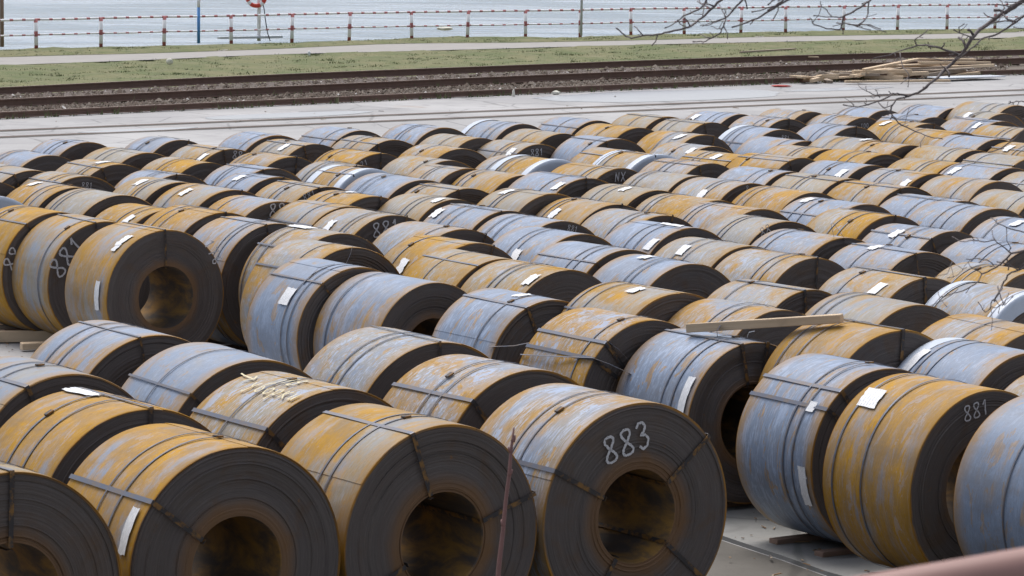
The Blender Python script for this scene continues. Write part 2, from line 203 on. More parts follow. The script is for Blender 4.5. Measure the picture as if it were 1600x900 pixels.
# ------------------------------------------------------------------ node helpers
class NT:
    def __init__(s, name):
        s.m = bpy.data.materials.new(name); s.m.use_nodes = True
        s.t = s.m.node_tree; s.b = s.t.nodes['Principled BSDF']
    def n(s, typ, ins=None, **kw):
        n = s.t.nodes.new(typ)
        for k, v in kw.items(): setattr(n, k, v)
        for k, v in (ins or {}).items(): s.set(n.inputs[k], v)
        return n
    def set(s, sock, v):
        if isinstance(v, bpy.types.NodeSocket): s.t.links.new(v, sock)
        else:
            if hasattr(sock.default_value, '__len__') and not isinstance(v, (tuple, list)): v = (v,)*len(sock.default_value)
            if hasattr(sock.default_value, '__len__') and len(sock.default_value) == 4 and len(v) == 3: v = (*v, 1)
            sock.default_value = v
    def math(s, op, a, b=0.0, c=0.0, clamp=False):
        n = s.n('ShaderNodeMath', operation=op, use_clamp=clamp); s.set(n.inputs[0], a); s.set(n.inputs[1], b); s.set(n.inputs[2], c)
        return n.outputs[0]
    def noise(s, vec, scale, detail=4, rough=.55, w=None, dist=0.0):
        n = s.n('ShaderNodeTexNoise', noise_dimensions='4D' if w is not None else '3D')
        s.set(n.inputs['Vector'], vec); s.set(n.inputs['Scale'], scale); s.set(n.inputs['Detail'], detail)
        s.set(n.inputs['Roughness'], rough); s.set(n.inputs['Distortion'], dist)
        if w is not None: s.set(n.inputs['W'], w)
        return n.outputs['Fac']
    def ramp(s, v, a, b):
        n = s.n('ShaderNodeMapRange', interpolation_type='SMOOTHSTEP', clamp=True)
        s.set(n.inputs['Value'], v); s.set(n.inputs['From Min'], a); s.set(n.inputs['From Max'], b)
        return n.outputs[0]
    def mix(s, f, a, b):
        n = s.n('ShaderNodeMix', data_type='RGBA'); s.set(n.inputs[0], f); s.set(n.inputs[6], a); s.set(n.inputs[7], b)
        return n.outputs[2]
    def scale(s, vec, v):
        n = s.n('ShaderNodeVectorMath', operation='MULTIPLY'); s.set(n.inputs[0], vec); s.set(n.inputs[1], v)
        return n.outputs[0]
    def bump(s, h, strength=.3, dist=.01):
        n = s.n('ShaderNodeBump'); s.set(n.inputs['Height'], h); s.set(n.inputs['Strength'], strength); s.set(n.inputs['Distance'], dist)
        s.t.links.new(n.outputs[0], s.b.inputs['Normal'])
    def out(s, col, rough=.7, metal=0.0, spec=None):
        s.set(s.b.inputs['Base Color'], col); s.set(s.b.inputs['Roughness'], rough); s.set(s.b.inputs['Metallic'], metal)
        if spec is not None: s.set(s.b.inputs['Specular IOR Level'], spec)
        return s.m
    def obj(s): return s.n('ShaderNodeTexCoord').outputs['Object']
    def uv(s): return s.n('ShaderNodeTexCoord').outputs['UV']
    def sep(s, v): return s.n('ShaderNodeSeparateXYZ', {0: v}).outputs

def simple(name, col, rough=.7, metal=0.0, var=.25, sc_=6.0, detail=4):
    t = NT(name); n = t.noise(t.obj(), sc_, detail)
    c = t.mix(n, tuple(x*(1-var) for x in col), tuple(min(1, x*(1+var)) for x in col))
    return t.out(c, rough, metal)

# ------------------------------------------------------------------ coil materials
def mat_side():
    t = NT('coil_outer_wrap')
    uv = t.uv(); oi = t.n('ShaderNodeObjectInfo'); W = t.math('MULTIPLY', oi.outputs['Random'], 37.0)
    rgb = t.n('ShaderNodeSeparateColor', {0: oi.outputs['Color']}).outputs
    rust, tone, brt = rgb[0], rgb[1], rgb[2]
    vs_ = t.math('ADD', .62, t.math('MULTIPLY', oi.outputs['Random'], .95))
    uv = t.n('ShaderNodeCombineXYZ', {0: t.math('MULTIPLY', t.sep(uv)[0], vs_), 1: t.math('MULTIPLY', t.sep(uv)[1], t.math('ADD', .75, t.math('MULTIPLY', t.math('FRACT', t.math('MULTIPLY', oi.outputs['Random'], 7.31)), .7)))}).outputs[0]
    # uv: x = distance round the coil (m), y = along the axis (m)
    big = t.noise(t.scale(uv, (.75, 1.25, 1)), 1.35, 9, .66, W, .35)
    big2 = t.noise(t.scale(uv, (.9, 1.6, 1)), 2.6, 6, .68, t.math('ADD', W, 11.3), .6)
    streak = t.noise(t.scale(uv, (1.1, 9, 1)), 1.0, 6, .7, t.math('ADD', W, 5.1))
    fleck = t.noise(t.scale(uv, (5, 30, 1)), 1.6, 7, .75, t.math('ADD', W, 23.7), .4)
    fine = t.noise(t.scale(uv, (14, 22, 1)), 3, 6, .7, W)
    # soft tan film against blue-grey mill scale
    tn = t.math('ADD', t.math('MULTIPLY', big2, 1.0), t.math('SUBTRACT', t.math('MULTIPLY', tone, .75), .38))
    base = t.mix(t.ramp(tn, .30, .68), (.185, .232, .315), (.240, .205, .142))
    base = t.mix(t.math('MULTIPLY', t.ramp(fine, .35, .7), .35), base, (.17, .175, .19))
    # scraped pale scale
    wm = t.math('MULTIPLY', t.ramp(t.math('ADD', fleck, t.math('MULTIPLY', big2, .35)), .66, .78), brt)
    base = t.mix(t.math('MULTIPLY', wm, .7), base, (.37, .43, .55))
    # dark scraped flakes
    dk = t.math('MULTIPLY', t.ramp(t.noise(t.scale(uv, (7, 26, 1)), 1.3, 5, .7, t.math('ADD', W, 3.3)), .64, .70), .55)
    base = t.mix(dk, base, (.15, .13, .12))
    # rust
    rm = t.math('ADD', t.math('MULTIPLY', big, .66), t.math('MULTIPLY', streak, .34))
    thr = t.math('SUBTRACT', .665, t.math('MULTIPLY', rust, .25))
    n = t.n('ShaderNodeMapRange', interpolation_type='SMOOTHSTEP', clamp=True)
    t.set(n.inputs['Value'], rm); t.set(n.inputs['From Min'], t.math('SUBTRACT', thr, .07)); t.set(n.inputs['From Max'], t.math('ADD', thr, .09))
    rmask = n.outputs[0]
    rc = t.mix(t.ramp(big2, .35, .65), (.50, .262, .003), (.32, .172, .016))
    rc = t.mix(t.math('MULTIPLY', t.ramp(fine, .35, .75), .35), rc, (.20, .105, .022))
    rmask = t.math('MULTIPLY', rmask, t.math('SUBTRACT', 1.0, t.math('MULTIPLY', wm, .75)))
    rmask = t.math('MULTIPLY', rmask, t.math('ADD', .62, t.math('MULTIPLY', t.ramp(fleck, .35, .6), .38)))
    col = t.mix(t.math('MULTIPLY', rmask, .95), base, rc)
    pt = t.noise(t.scale(uv, (2.1, 5.2, 1)), 1.5, 9, .68, t.math('ADD', W, 31.0), .9)
    p1 = t.math('MULTIPLY', t.ramp(pt, .565, .582), t.math('ADD', .35, t.math('MULTIPLY', brt, .5)))
    col = t.mix(t.math('MULTIPLY', p1, .85), col, t.mix(t.ramp(fleck, .4, .6), (.20, .125, .055), (.40, .215, .012)))
    p2 = t.math('MULTIPLY', t.math('SUBTRACT', 1.0, t.ramp(pt, .412, .430)), brt)
    col = t.mix(t.math('MULTIPLY', p2, .8), col, (.31, .375, .50))
    # rusty lips of the wrap at both ends (object y is 0..1 along the axis)
    oy = t.sep(t.obj())[1]
    e = t.math('MINIMUM', oy, t.math('SUBTRACT', 1.0, oy))
    em = t.math('SUBTRACT', 1.0, t.ramp(t.math('ADD', e, t.math('MULTIPLY', fine, .006)), .004, .022))
    col = t.mix(t.math('MULTIPLY', em, .75), col, (.30, .135, .02))
    # grain, soot specks and long handling scratches
    gr = t.noise(t.scale(uv, (20, 48, 1)), 2.2, 4, .75, W)
    col = t.mix(t.math('MULTIPLY', t.ramp(gr, .50, .72), .42), col, (.085, .075, .07))
    sc1 = t.noise(t.scale(uv, (1.2, 60, 1)), 1.4, 4, .6, t.math('ADD', W, 71))
    col = t.mix(t.math('MULTIPLY', t.ramp(sc1, .66, .72), .5), col, (.10, .095, .10))
    # rust bleeding below the lip and round the belly
    bl = t.noise(t.scale(uv, (2.5, .6, 1)), 1.5, 5, .65, t.math('ADD', W, 131))
    lipd = t.math('SUBTRACT', 1.0, t.ramp(t.math('ADD', t.math('MINIMUM', t.sep(t.obj())[1], t.math('SUBTRACT', 1.0, t.sep(t.obj())[1])), t.math('MULTIPLY', bl, -.14)), -.06, .09))
    col = t.mix(t.math('MULTIPLY', lipd, .55), col, (.27, .15, .03))
    lw = t.noise(t.scale(uv, (2.2, .9, 1)), .8, 4, .6, t.math('ADD', W, 91), .8)
    col = t.mix(t.math('MULTIPLY', t.ramp(lw, .52, .70), .38), col, (.12, .11, .105))
    # rub marks along the belly and grime
    g = t.noise(t.scale(uv, (3, .7, 1)), 1.2, 5, .6, t.math('ADD', W, 9))
    col = t.mix(t.math('MULTIPLY', t.ramp(g, .5, .8), .35), col, (.14, .13, .125))
    t.bump(t.math('ADD', t.math('MULTIPLY', streak, .3), t.math('ADD', t.math('MULTIPLY', big2, .8), t.math('MULTIPLY', fleck, .35))), .16, .006)
    rough = t.math('ADD', .43, t.math('MULTIPLY', rmask, .40))
    hs = t.n('ShaderNodeHueSaturation', {'Saturation': 1.12, 'Color': col})
    return t.out(hs.outputs[0], rough, 0.0, .30)

def mat_face():
    t = NT('coil_wound_edges')
    o = t.obj(); oi = t.n('ShaderNodeObjectInfo'); W = t.math('MULTIPLY', oi.outputs['Random'], 53.0)
    tone = t.n('ShaderNodeSeparateColor', {0: oi.outputs['Color']}).outputs[1]
    x, y, z = t.sep(o)
    r = t.math('SQRT', t.math('ADD', t.math('MULTIPLY', x, x), t.math('MULTIPLY', z, z)))
    rv = t.n('ShaderNodeCombineXYZ', {0: t.math('MULTIPLY', r, 95.0), 1: t.math('MULTIPLY', x, 1.2), 2: t.math('MULTIPLY', z, 1.2)}).outputs[0]
    ring = t.noise(rv, 1.0, 4, .7, W)
    wide = t.noise(t.n('ShaderNodeCombineXYZ', {0: t.math('MULTIPLY', r, 9.0), 1: x, 2: z}).outputs[0], 1.0, 3, .6, W)
    blot = t.noise(o, 2.6, 6, .65, W, .5)
    col = t.mix(ring, (.052, .043, .040), (.145, .120, .106))
    col = t.mix(t.math('MULTIPLY', t.ramp(wide, .4, .7), .55), col, t.mix(tone, (.075, .072, .078), (.125, .082, .058)))
    col = t.mix(t.math('MULTIPLY', t.ramp(blot, .48, .72), .65), col, (.105, .060, .032))
    fr = t.noise(t.n('ShaderNodeCombineXYZ', {0: t.math('MULTIPLY', r, 260.0), 1: t.math('MULTIPLY', x, 5.0), 2: t.math('MULTIPLY', z, 5.0)}).outputs[0], 1.0, 3, .75, W)
    col = t.mix(t.math('MULTIPLY', t.ramp(fr, .5, .75), .5), col, (.20, .17, .15))
    col = t.mix(t.math('MULTIPLY', t.ramp(fr, .28, .45), -.0), col, (.02, .018, .018))
    sp = t.noise(o, 9, 3, .5, t.math('ADD', W, 4))
    col = t.mix(t.math('MULTIPLY', t.ramp(sp, .70, .76), .6), col, (.22, .10, .03))
    rim = t.math('MULTIPLY', t.ramp(t.math('ADD', r, t.math('MULTIPLY', ring, .012)), .974, .994), t.ramp(t.noise(o, 3.3, 4, .6, t.math('ADD', W, 7)), .30, .60))
    col = t.mix(t.math('MULTIPLY', rim, .95), col, (.36, .165, .018))
    inn = t.math('SUBTRACT', 1.0, t.ramp(t.math('SUBTRACT', r, t.math('MULTIPLY', t.math('SUBTRACT', blot, .5), .12)), .46, .62))
    col = t.mix(t.math('MULTIPLY', inn, .6), col, (.20, .095, .028))
    t.bump(t.math('ADD', ring, t.math('MULTIPLY', fr, .6)), .6, .006)
    return t.out(col, .7, .0, .25)

def mat_bore():
    t = NT('coil_bore')
    o = t.obj(); oi = t.n('ShaderNodeObjectInfo'); W = t.math('MULTIPLY', oi.outputs['Random'], 29.0)
    a = t.noise(t.scale(o, (1.6, 1, 1.6)), 2.2, 6, .65, W, .6)
    b = t.noise(t.scale(o, (9, 1.2, 9)), 1.2, 5, .7, W)
    col = t.mix(t.ramp(a, .38, .66), (.085, .066, .052), (.40, .21, .04))
    col = t.mix(t.math('MULTIPLY', b, .6), col, (.05, .045, .045))
    return t.out(col, .7, .0, .25)

M_SIDE, M_FACE, M_BORE = mat_side(), mat_face(), mat_bore()
M_STRAP = NT('strap_steel')
_n = M_STRAP.noise(M_STRAP.obj(), 9, 5, .6)
M_STRAP = M_STRAP.out(M_STRAP.mix(M_STRAP.ramp(_n, .4, .7), (.10, .115, .155), (.15, .12, .10)), .42, .35)
M_STRAPD = NT('strap_rusted')
_n = M_STRAPD.noise(M_STRAPD.obj(), 14, 4, .6)
M_STRAPD = M_STRAPD.out(M_STRAPD.mix(M_STRAPD.ramp(_n, .45, .62), (.035, .03, .03), (.20, .10, .025)), .6, .2)
M_PAPER = NT('paper_tag')
_u = M_PAPER.sep(M_PAPER.uv())
_l = M_PAPER.math('MULTIPLY', M_PAPER.ramp(M_PAPER.math('SINE', M_PAPER.math('MULTIPLY', _u[1], 42.0)), .2, .6), M_PAPER.ramp(M_PAPER.noise(M_PAPER.uv(), 9, 3), .45, .5))
M_PAPER = M_PAPER.out(M_PAPER.mix(M_PAPER.math('MULTIPLY', _l, .6), (.66, .67, .69), (.33, .34, .37)), .55)
M_WHITE = simple('white_wrapping', (.44, .49, .57), .35, 0, .12, 8)

def mat_chalk(name, c, lo=.24, hi=.50):
    t = NT(name); n = t.noise(t.obj(), 45, 5, .7)
    t.out(c, .95)
    tr = t.n('ShaderNodeBsdfTransparent'); mx = t.n('ShaderNodeMixShader')
    t.set(mx.inputs[0], t.ramp(n, lo, hi)); t.t.links.new(tr.outputs[0], mx.inputs[1]); t.t.links.new(t.b.outputs[0], mx.inputs[2])
    t.t.links.new(mx.outputs[0], t.t.nodes['Material Output'].inputs[0])
    return t.m
M_CHALK = mat_chalk('chalk', (.55, .53, .53)); M_CHALKY = mat_chalk('yellow_chalk', (.56, .50, .34), .12, .34)

# ------------------------------------------------------------------ object helpers
def link(name, me, parent=None, loc=None, rotz=None, mats=None):
    o = bpy.data.objects.new(name, me); C.objects.link(o)
    if mats is not None and me is not None and not me.materials:
        for m in (mats if isinstance(mats, (list, tuple)) else [mats]): me.materials.append(m)
    if parent: o.parent = parent
    if loc is not None: o.location = loc
    if rotz is not None: o.rotation_euler[2] = rotz
    return o
def tag(o, label=None, cat=None, group=None, kind=None):
    if label: o['label'] = label
    if cat: o['category'] = cat
    if group: o['group'] = group
    if kind: o['kind'] = kind
    return o
def mesh(name, v, f, smooth=False, mi=None):
    me = bpy.data.meshes.new(name); me.from_pydata(v, [], f)
    if mi:
        me.polygons.foreach_set('material_index', mi)
    if smooth: me.polygons.foreach_set('use_smooth', [True]*len(me.polygons))
    me.update(); return me
def bm_mesh(name, bm, smooth=False):
    me = bpy.data.meshes.new(name); bm.normal_update(); bm.to_mesh(me); bm.free()
    if smooth:
        for p in me.polygons: p.use_smooth = True
    return me
def box_mesh(name, sx, sy, sz, bev=.004, jitter=0.0, rnd=random):
    bm = bmesh.new(); bmesh.ops.create_cube(bm, size=1)
    for v in bm.verts:
        v.co = Vector((v.co.x*sx, v.co.y*sy, v.co.z*sz)) + Vector((rnd.uniform(-1, 1), rnd.uniform(-1, 1), rnd.uniform(-1, 1)))*jitter
    if bev: bmesh.ops.bevel(bm, geom=bm.edges[:], offset=bev, segments=1, affect='EDGES')
    return bm_mesh(name, bm)
def tube(name, pts, rads, seg=8, caps=True):
    vs, fs = [], []; n = len(pts); prev = None
    for i, p in enumerate(pts):
        p = Vector(p)
        d = (Vector(pts[min(i+1, n-1)]) - Vector(pts[max(i-1, 0)])).normalized()
        if prev is None:
            a = d.cross(Vector((0, 0, 1)));
            if a.length < .05: a = d.cross(Vector((1, 0, 0)))
        else: a = prev - d*prev.dot(d)
        a.normalize(); prev = a; b = d.cross(a)
        r = rads[i] if isinstance(rads, (list, tuple)) else rads
        for k in range(seg):
            t = 2*math.pi*k/seg; vs.append(p + (a*math.cos(t)+b*math.sin(t))*r)
    for i in range(n-1):
        for k in range(seg):
            fs.append((i*seg+k, i*seg+(k+1) % seg, (i+1)*seg+(k+1) % seg, (i+1)*seg+k))
    if caps: fs.append(tuple(range(seg))[::-1]); fs.append(tuple((n-1)*seg+k for k in range(seg)))
    return mesh(name, vs, fs, True)

# ------------------------------------------------------------------ coil body: unit radius, unit length
def coil_mesh(ri, segs, rings, L, Rr, seed, tail=True, tele=0.0):
    """x,z in units of the outer radius, y in 0..1; the wound edges are separate proud and recessed laps."""
    rnd = random.Random(seed)
    vs, fs, mi, uvs = [], [], [], []
    tail_a = rnd.uniform(-1.2, 1.2) if tail else 99
    ph = [rnd.uniform(0, 6.28) for _ in range(4)]
    def rad(a):        # outer radius: a step where the last lap ends, a little out of round
        s = ((a - tail_a) % (2*math.pi))/(2*math.pi)
        return 1 - .006*s*(1 if tail else 0) + .003*math.sin(2*a+ph[0]) + .0015*math.sin(5*a+ph[1])
    A = [2*math.pi*k/segs for k in range(segs)]
    if tail:           # two columns close together make the step crisp
        A = sorted(set(A+[(tail_a-1e-3) % (2*math.pi), (tail_a+1e-3) % (2*math.pi)]))
    n = len(A)
    dent = lambda a, y: .0035*mnoise.noise(Vector((math.sin(a)*2.2, math.cos(a)*2.2, y*2.5+seed)))
    tph = rnd.uniform(.1, .5)
    def recess(t):      # laps that slid inwards, telescoping the wound edge
        return 0 if not tele else tele/L*(max(0, math.sin((t-tph)*4.2))**2 if t > tph else .25*(1-t/tph))
    def ring(rf, y):
        i0 = len(vs)
        for a in A:
            rr = rf(a); vs.append((rr*math.sin(a), y(a) if callable(y) else y, rr*math.cos(a)))
        return i0
    def bridge(a, b, m, flip=False):
        for k in range(n):
            q = (a+k, a+(k+1) % n, b+(k+1) % n, b+k)
            fs.append(q[::-1] if flip else q); mi.append(m)
    # outer side: rings along y
    ys = [0.0, .006, .03, .25, .5, .75, .97, .994, 1.0]
    prev = None
    for j, y in enumerate(ys):
        k = .006/Rr if j in (0, len(ys)-1) else (.0015 if j in (1, len(ys)-2) else 0)
        c = ring(lambda a, k=k: rad(a)-k+(dent(a, y) if 0 < y < 1 else 0), y)
        if prev is not None: bridge(prev, c, 0, True)
        if prev is None: first = c
        prev = c
    last = prev
    # faces, with laps standing out or in by some millimetres
    def face(y0, sgn, nr, start, proud):
        prev = start; amp = proud/L; off = 0.0
        drift = rnd.uniform(-.4, .4)*amp
        for j in range(1, nr+1):
            t = j/nr; off_new = (rnd.uniform(-1, 1)*amp*.5 + (amp*rnd.choice((-2.6, 2.4)) if rnd.random() < .09 else 0)) + drift*t*3
            r0 = 1 - (1-ri)*(j-1)/nr; r1 = 1 - (1-ri)*t
            pa = rnd.uniform(0, 6.28); wv = amp*.35
            yy = (lambda a, o=off_new-recess(t): y0 + sgn*(o + wv*math.sin(a+pa)) + sgn*abs(amp)*.2)
            if j > 1 or True:
                s = ring(lambda a: (rad(a) if j < nr else 1)*(r0-.0035), yy); bridge(prev, s, 1, sgn < 0)
            e = ring(lambda a: r1+.001 if j < nr else ri, yy); bridge(s, e, 1, sgn < 0)
            prev = e
        return prev
    fi = face(0.0, -1, rings, first, .0030)
    la = face(1.0, 1, max(4, rings//3), last, .004)
    # bore with innermost lap end
    prev = fi
    ba = rnd.uniform(2, 4)
    for y in (.01, .3, .65, .99):
        c = ring(lambda a: ri - .008*(((a-ba) % (2*math.pi))/(2*math.pi)), y); bridge(prev, c, 2, False); prev = c
    bridge(prev, la, 2, False)
    me = mesh('wound_strip', vs, fs, True, mi)
    uvl = me.uv_layers.new(name='UVMap')
    data = []
    circ = 2*math.pi*Rr
    for p in me.polygons:
        us = []
        for vi in p.vertices:
            x, y, z = vs[vi]; u = (math.atan2(x, z)/(2*math.pi)) ; us.append((u, y*L))
        if max(u for u, _ in us) - min(u for u, _ in us) > .5: us = [(u+1 if u < 0 else u, v) for u, v in us]
        for u, v in us: data += [u*circ, v]
    uvl.data.foreach_set('uv', data)
    me.set_sharp_from_angle(angle=R_(32))
    for m in (M_SIDE, M_FACE, M_BORE): me.materials.append(m)
    return me

def ribbon(name, path, width, thick=.004, mat=None):
    """a flat band along path = [(point, normal, sideways)], built as a thin closed strip"""
    vs, fs = [], []
    for p, n, s in path:
        p, n, s = Vector(p), Vector(n), Vector(s)
        for q in (p-s*width/2, p+s*width/2, p+s*width/2+n*thick, p-s*width/2+n*thick): vs.append(q)
    for i in range(len(path)-1):
        a, b = i*4, i*4+4
        for k in range(4): fs.append((a+k, a+(k+1) % 4, b+(k+1) % 4, b+k))
    fs.append((3, 2, 1, 0)); e = len(vs)-4; fs.append((e, e+1, e+2, e+3))
    me = mesh(name, vs, fs)
    if mat: me.materials.append(mat)
    return me
_hoops = {}
def hoop(y, R, L, wd=.034, mat=None):
    k = 72; path = []
    for i in range(k+1):
        a = 2*math.pi*i/k; d = Vector((math.sin(a), 0, math.cos(a)))
        path.append((d*(R+.004), d, (0, 1, 0)))
    me = ribbon('girth_strap', path, wd, .0035, mat or M_STRAP)
    return me
def eye_strap(ang, R, ri, L, mat_side, mat_face_, wd=.034):
    """a strap along the side at angle ang, over both rims, down the face and through the bore: two meshes"""
    d = Vector((math.sin(ang), 0, math.cos(ang))); t = Vector((math.cos(ang), 0, -math.sin(ang)))
    r1 = R+.006
    outer = [(d*r1+Vector((0, L+.001, 0)), d, t)] + [(d*(r1+.002*math.sin(j))+Vector((0, L*(1-j/8), 0)), d, t) for j in range(0, 9)] + [(d*r1+Vector((0, -.012, 0)), d, t)]
    inner = [(d*(r1+.004)+Vector((0, -.014, 0)), (0, -1, 0), t), (d*(R*.99)+Vector((0, -.02, 0)), (0, -1, 0), t), (d*(R+ri)/2+Vector((0, -.018, 0)), (0, -1, 0), t), (d*(ri+.004)+Vector((0, -.02, 0)), (0, -1, 0), t)]
    bore = [(d*(ri-.016)+Vector((0, -.02, 0)), -d, t), (d*(ri-.018)+Vector((0, L*.5, 0)), -d, t), (d*(ri-.016)+Vector((0, L, 0)), -d, t)]
    return ribbon('axial_strap', outer, wd, .003, mat_side), ribbon('face_strap', inner, wd, .003, mat_face_), ribbon('bore_strap', bore, wd, .003, mat_face_)

def patch_on_side(name, a0, yc, R, da, dy, mat, seed, torn=.12, lift=.009):
    rnd = random.Random(seed); vs, fs = [], []; nu, nv = 7, 5; uv = []
    sk = rnd.uniform(-.25, .25)
    for i in range(nu+1):
        for j in range(nv+1):
            u, v = i/nu, j/nv; ed = (i in (0, nu)) or (j in (0, nv))
            a = a0 + (u-.5)*da + (rnd.uniform(-1, 1)*torn*da*.25 if ed else 0)
            y = yc + (v-.5)*dy + sk*(u-.5)*dy + (rnd.uniform(-1, 1)*torn*dy*.25 if ed else 0)
            rr = R + lift + (rnd.uniform(0, .006) if ed else .001)
            vs.append((rr*math.sin(a), y, rr*math.cos(a))); uv.append((u, v))
    k = nv+1
    for i in range(nu):
        for j in range(nv): fs.append((i*k+j, i*k+j+1, (i+1)*k+j+1, (i+1)*k+j))
    me = mesh(name, vs, fs, True); l = me.uv_layers.new(name='UVMap')
    for lp in me.loops: l.data[lp.index].uv = uv[lp.vertex_index]
    me.materials.append(mat)
    return me

# hand-drawn characters as strokes in a unit box (x 0..0.6, y 0..1)
def _eight():
    p = []
    for i in range(25):
        t = 2*math.pi*i/24; y = .5+.5*math.cos(t); x = .3+.25*math.sin(2*t)*(1.0 if y < .5 else .85); p.append((x+.05*y, y))
    return [p]
GLYPH = {'8': _eight(), '1': [[(.12, .72), (.3, .95), (.34, 1.0), (.30, .5), (.27, .0)]],
 '3': [[(.08, .85), (.2, 1), (.42, .98), (.5, .8), (.38, .6), (.2, .53), (.42, .47), (.54, .28), (.42, .04), (.2, -.02), (.05, .12)]],
 '0': [[(.3+.24*math.sin(2*math.pi*i/18), .5+.48*math.cos(2*math.pi*i/18)) for i in range(19)]],
 '7': [[(.05, .95), (.5, 1), (.3, .45), (.22, 0)]], '6': [[(.5, .98), (.25, .8), (.1, .4), (.15, .08), (.38, 0), (.5, .2), (.4, .42), (.15, .36)]],
 '2': [[(.08, .8), (.2, 1), (.45, .95), (.48, .7), (.2, .25), (.06, .03), (.3, .08), (.55, .02)]],
 'N': [[(.05, 0), (.12, 1), (.45, .05), (.55, 1)]], 'X': [[(.0, .0), (.6, 1)], [(.05, 1), (.5, 0)]],
 'H': [[(.1, 0), (.16, 1)], [(.12, .5), (.45, .55)], [(.45, 0), (.5, 1)]],
 'B': [[(.1, 0), (.18, 1), (.42, .95), (.44, .7), (.2, .55), (.5, .45), (.5, .15), (.3, 0), (.1, 0)]],
 'y': [[(.05, .7), (.22, .35), (.3, .35)], [(.5, .75), (.28, .1), (.1, -.2), (.0, -.1)]],
 '6c': [[(.55, 1.05), (.25, .9), (.08, .5), (.12, .1), (.35, 0), (.5, .25), (.38, .5), (.15, .4)]],
 'o': [[(.3+.22*math.sin(2*math.pi*i/14), .3+.28*math.cos(2*math.pi*i/14)) for i in range(15)]],
 'p': [[(.1, .6), (.05, -.35)], [(.1, .5), (.35, .65), (.5, .4), (.3, .1), (.1, .15)]],
 'k': [[(.1, .65), (.05, 0)], [(.5, .65), (.12, .3), (.5, 0)]],
 'i': [[(.1, .6), (.08, .05), (.3, .1), (.45, .6), (.4, .02)]],
 'arrow': [[(-1.2, .62), (-.6, .5), (.1, .42), (.6, .38)], [(.25, .75), (.62, .38), (.1, .05)]]}
def strokes(text):
    x = 0; out = []
    for ch in (text if isinstance(text, (list, tuple)) else list(text)):
        for s in GLYPH[ch]: out.append([(px+x, py) for px, py in s])
        x += .80 if ch != 'arrow' else 1
    return [[(px-x/2+.06, py-.5) for px, py in s] for s in out], x
def chalk_mesh(name, text, mapf, size, wd, mat, seed=0):
    rnd = random.Random(seed); vs, fs = [], []
    for s in strokes(text)[0]:
        pts = []
        for i in range(len(s)-1):
            m = 3
            for q in range(m): pts.append((s[i][0]+(s[i+1][0]-s[i][0])*q/m, s[i][1]+(s[i+1][1]-s[i][1])*q/m))
        pts.append(s[-1]); pts = [(x*size+rnd.uniform(-1, 1)*size*.012, y*size+rnd.uniform(-1, 1)*size*.012) for x, y in pts]
        base = len(vs)
        for i, (x, y) in enumerate(pts):
            a = pts[max(i-1, 0)]; b = pts[min(i+1, len(pts)-1)]; dx, dy = b[0]-a[0], b[1]-a[1]; l = math.hypot(dx, dy) or 1
            ww = wd*rnd.uniform(.8, 1.2)/2
            vs += [mapf(x-dy/l*ww, y+dx/l*ww), mapf(x+dy/l*ww, y-dx/l*ww)]
        for i in range(len(pts)-1): fs.append((base+2*i, base+2*i+1, base+2*i+3, base+2*i+2))
    me = mesh(name, vs, fs); me.materials.append(mat); return me

# ------------------------------------------------------------------ coils
BASE = .08; RI = .365; BORE = {143: .43, 151: .43, 159: .40}
SPEC = {  # per-coil looks: rust, tone, scraped white
 'b': (.30, .22, .60), 't': (.50, .66, .40), 'm': (.58, .48, .65), 'o': (.76, .60, .50)}
LOOK = {165: (.58, .45, .95), 164: (.72, .60, .25), 163: (1.0, .30, .25), 159: (.5, .7, .2), 156: (.66, .75, .95), 155: (1.0, .35, .3),
        154: (.30, .45, .15), 153: (.34, .28, .35), 152: (.55, .30, .45), 157: (.40, .55, 1.0), 158: (.60, .45, 1.0), 136: (.24, .05, .8),
        124: (.74, .4, 1.0), 143: (.93, .35, .35), 142: (.34, .2, .7), 151: (.30, .08, .3), 123: (.24, .1, .7), 41: (.36, .12, .4),
        38: (.55, .35, .5), 162: (.82, .45, .2), 161: (.74, .50, .15), 160: (.80, .6, .2), 141: (.95, .45, .4), 42: (.42, .3, .5), 139: (.66, .55, .5)}
GIRTH = {165: (.40, .52), 164: (.34, .45), 163: (.33, .52), 156: (.50,), 155: (.62, .40), 154: (.42, .60), 153: (.52,), 152: (.72, .52), 157: (.55, .42),
         158: (.50, .36), 136: (.25, .38), 142: (.24, .36), 143: (.88, .55), 151: (.45,), 41: (.18, .30), 42: (.80,), 123: (.30,), 124: (.20,),
         162: (), 161: (.25,), 160: (.7, .8), 141: (.85, .65), 139: (.72,), 149: (.65, .8), 147: (.9, .08), 38: (.2, .3)}
_shared = {}
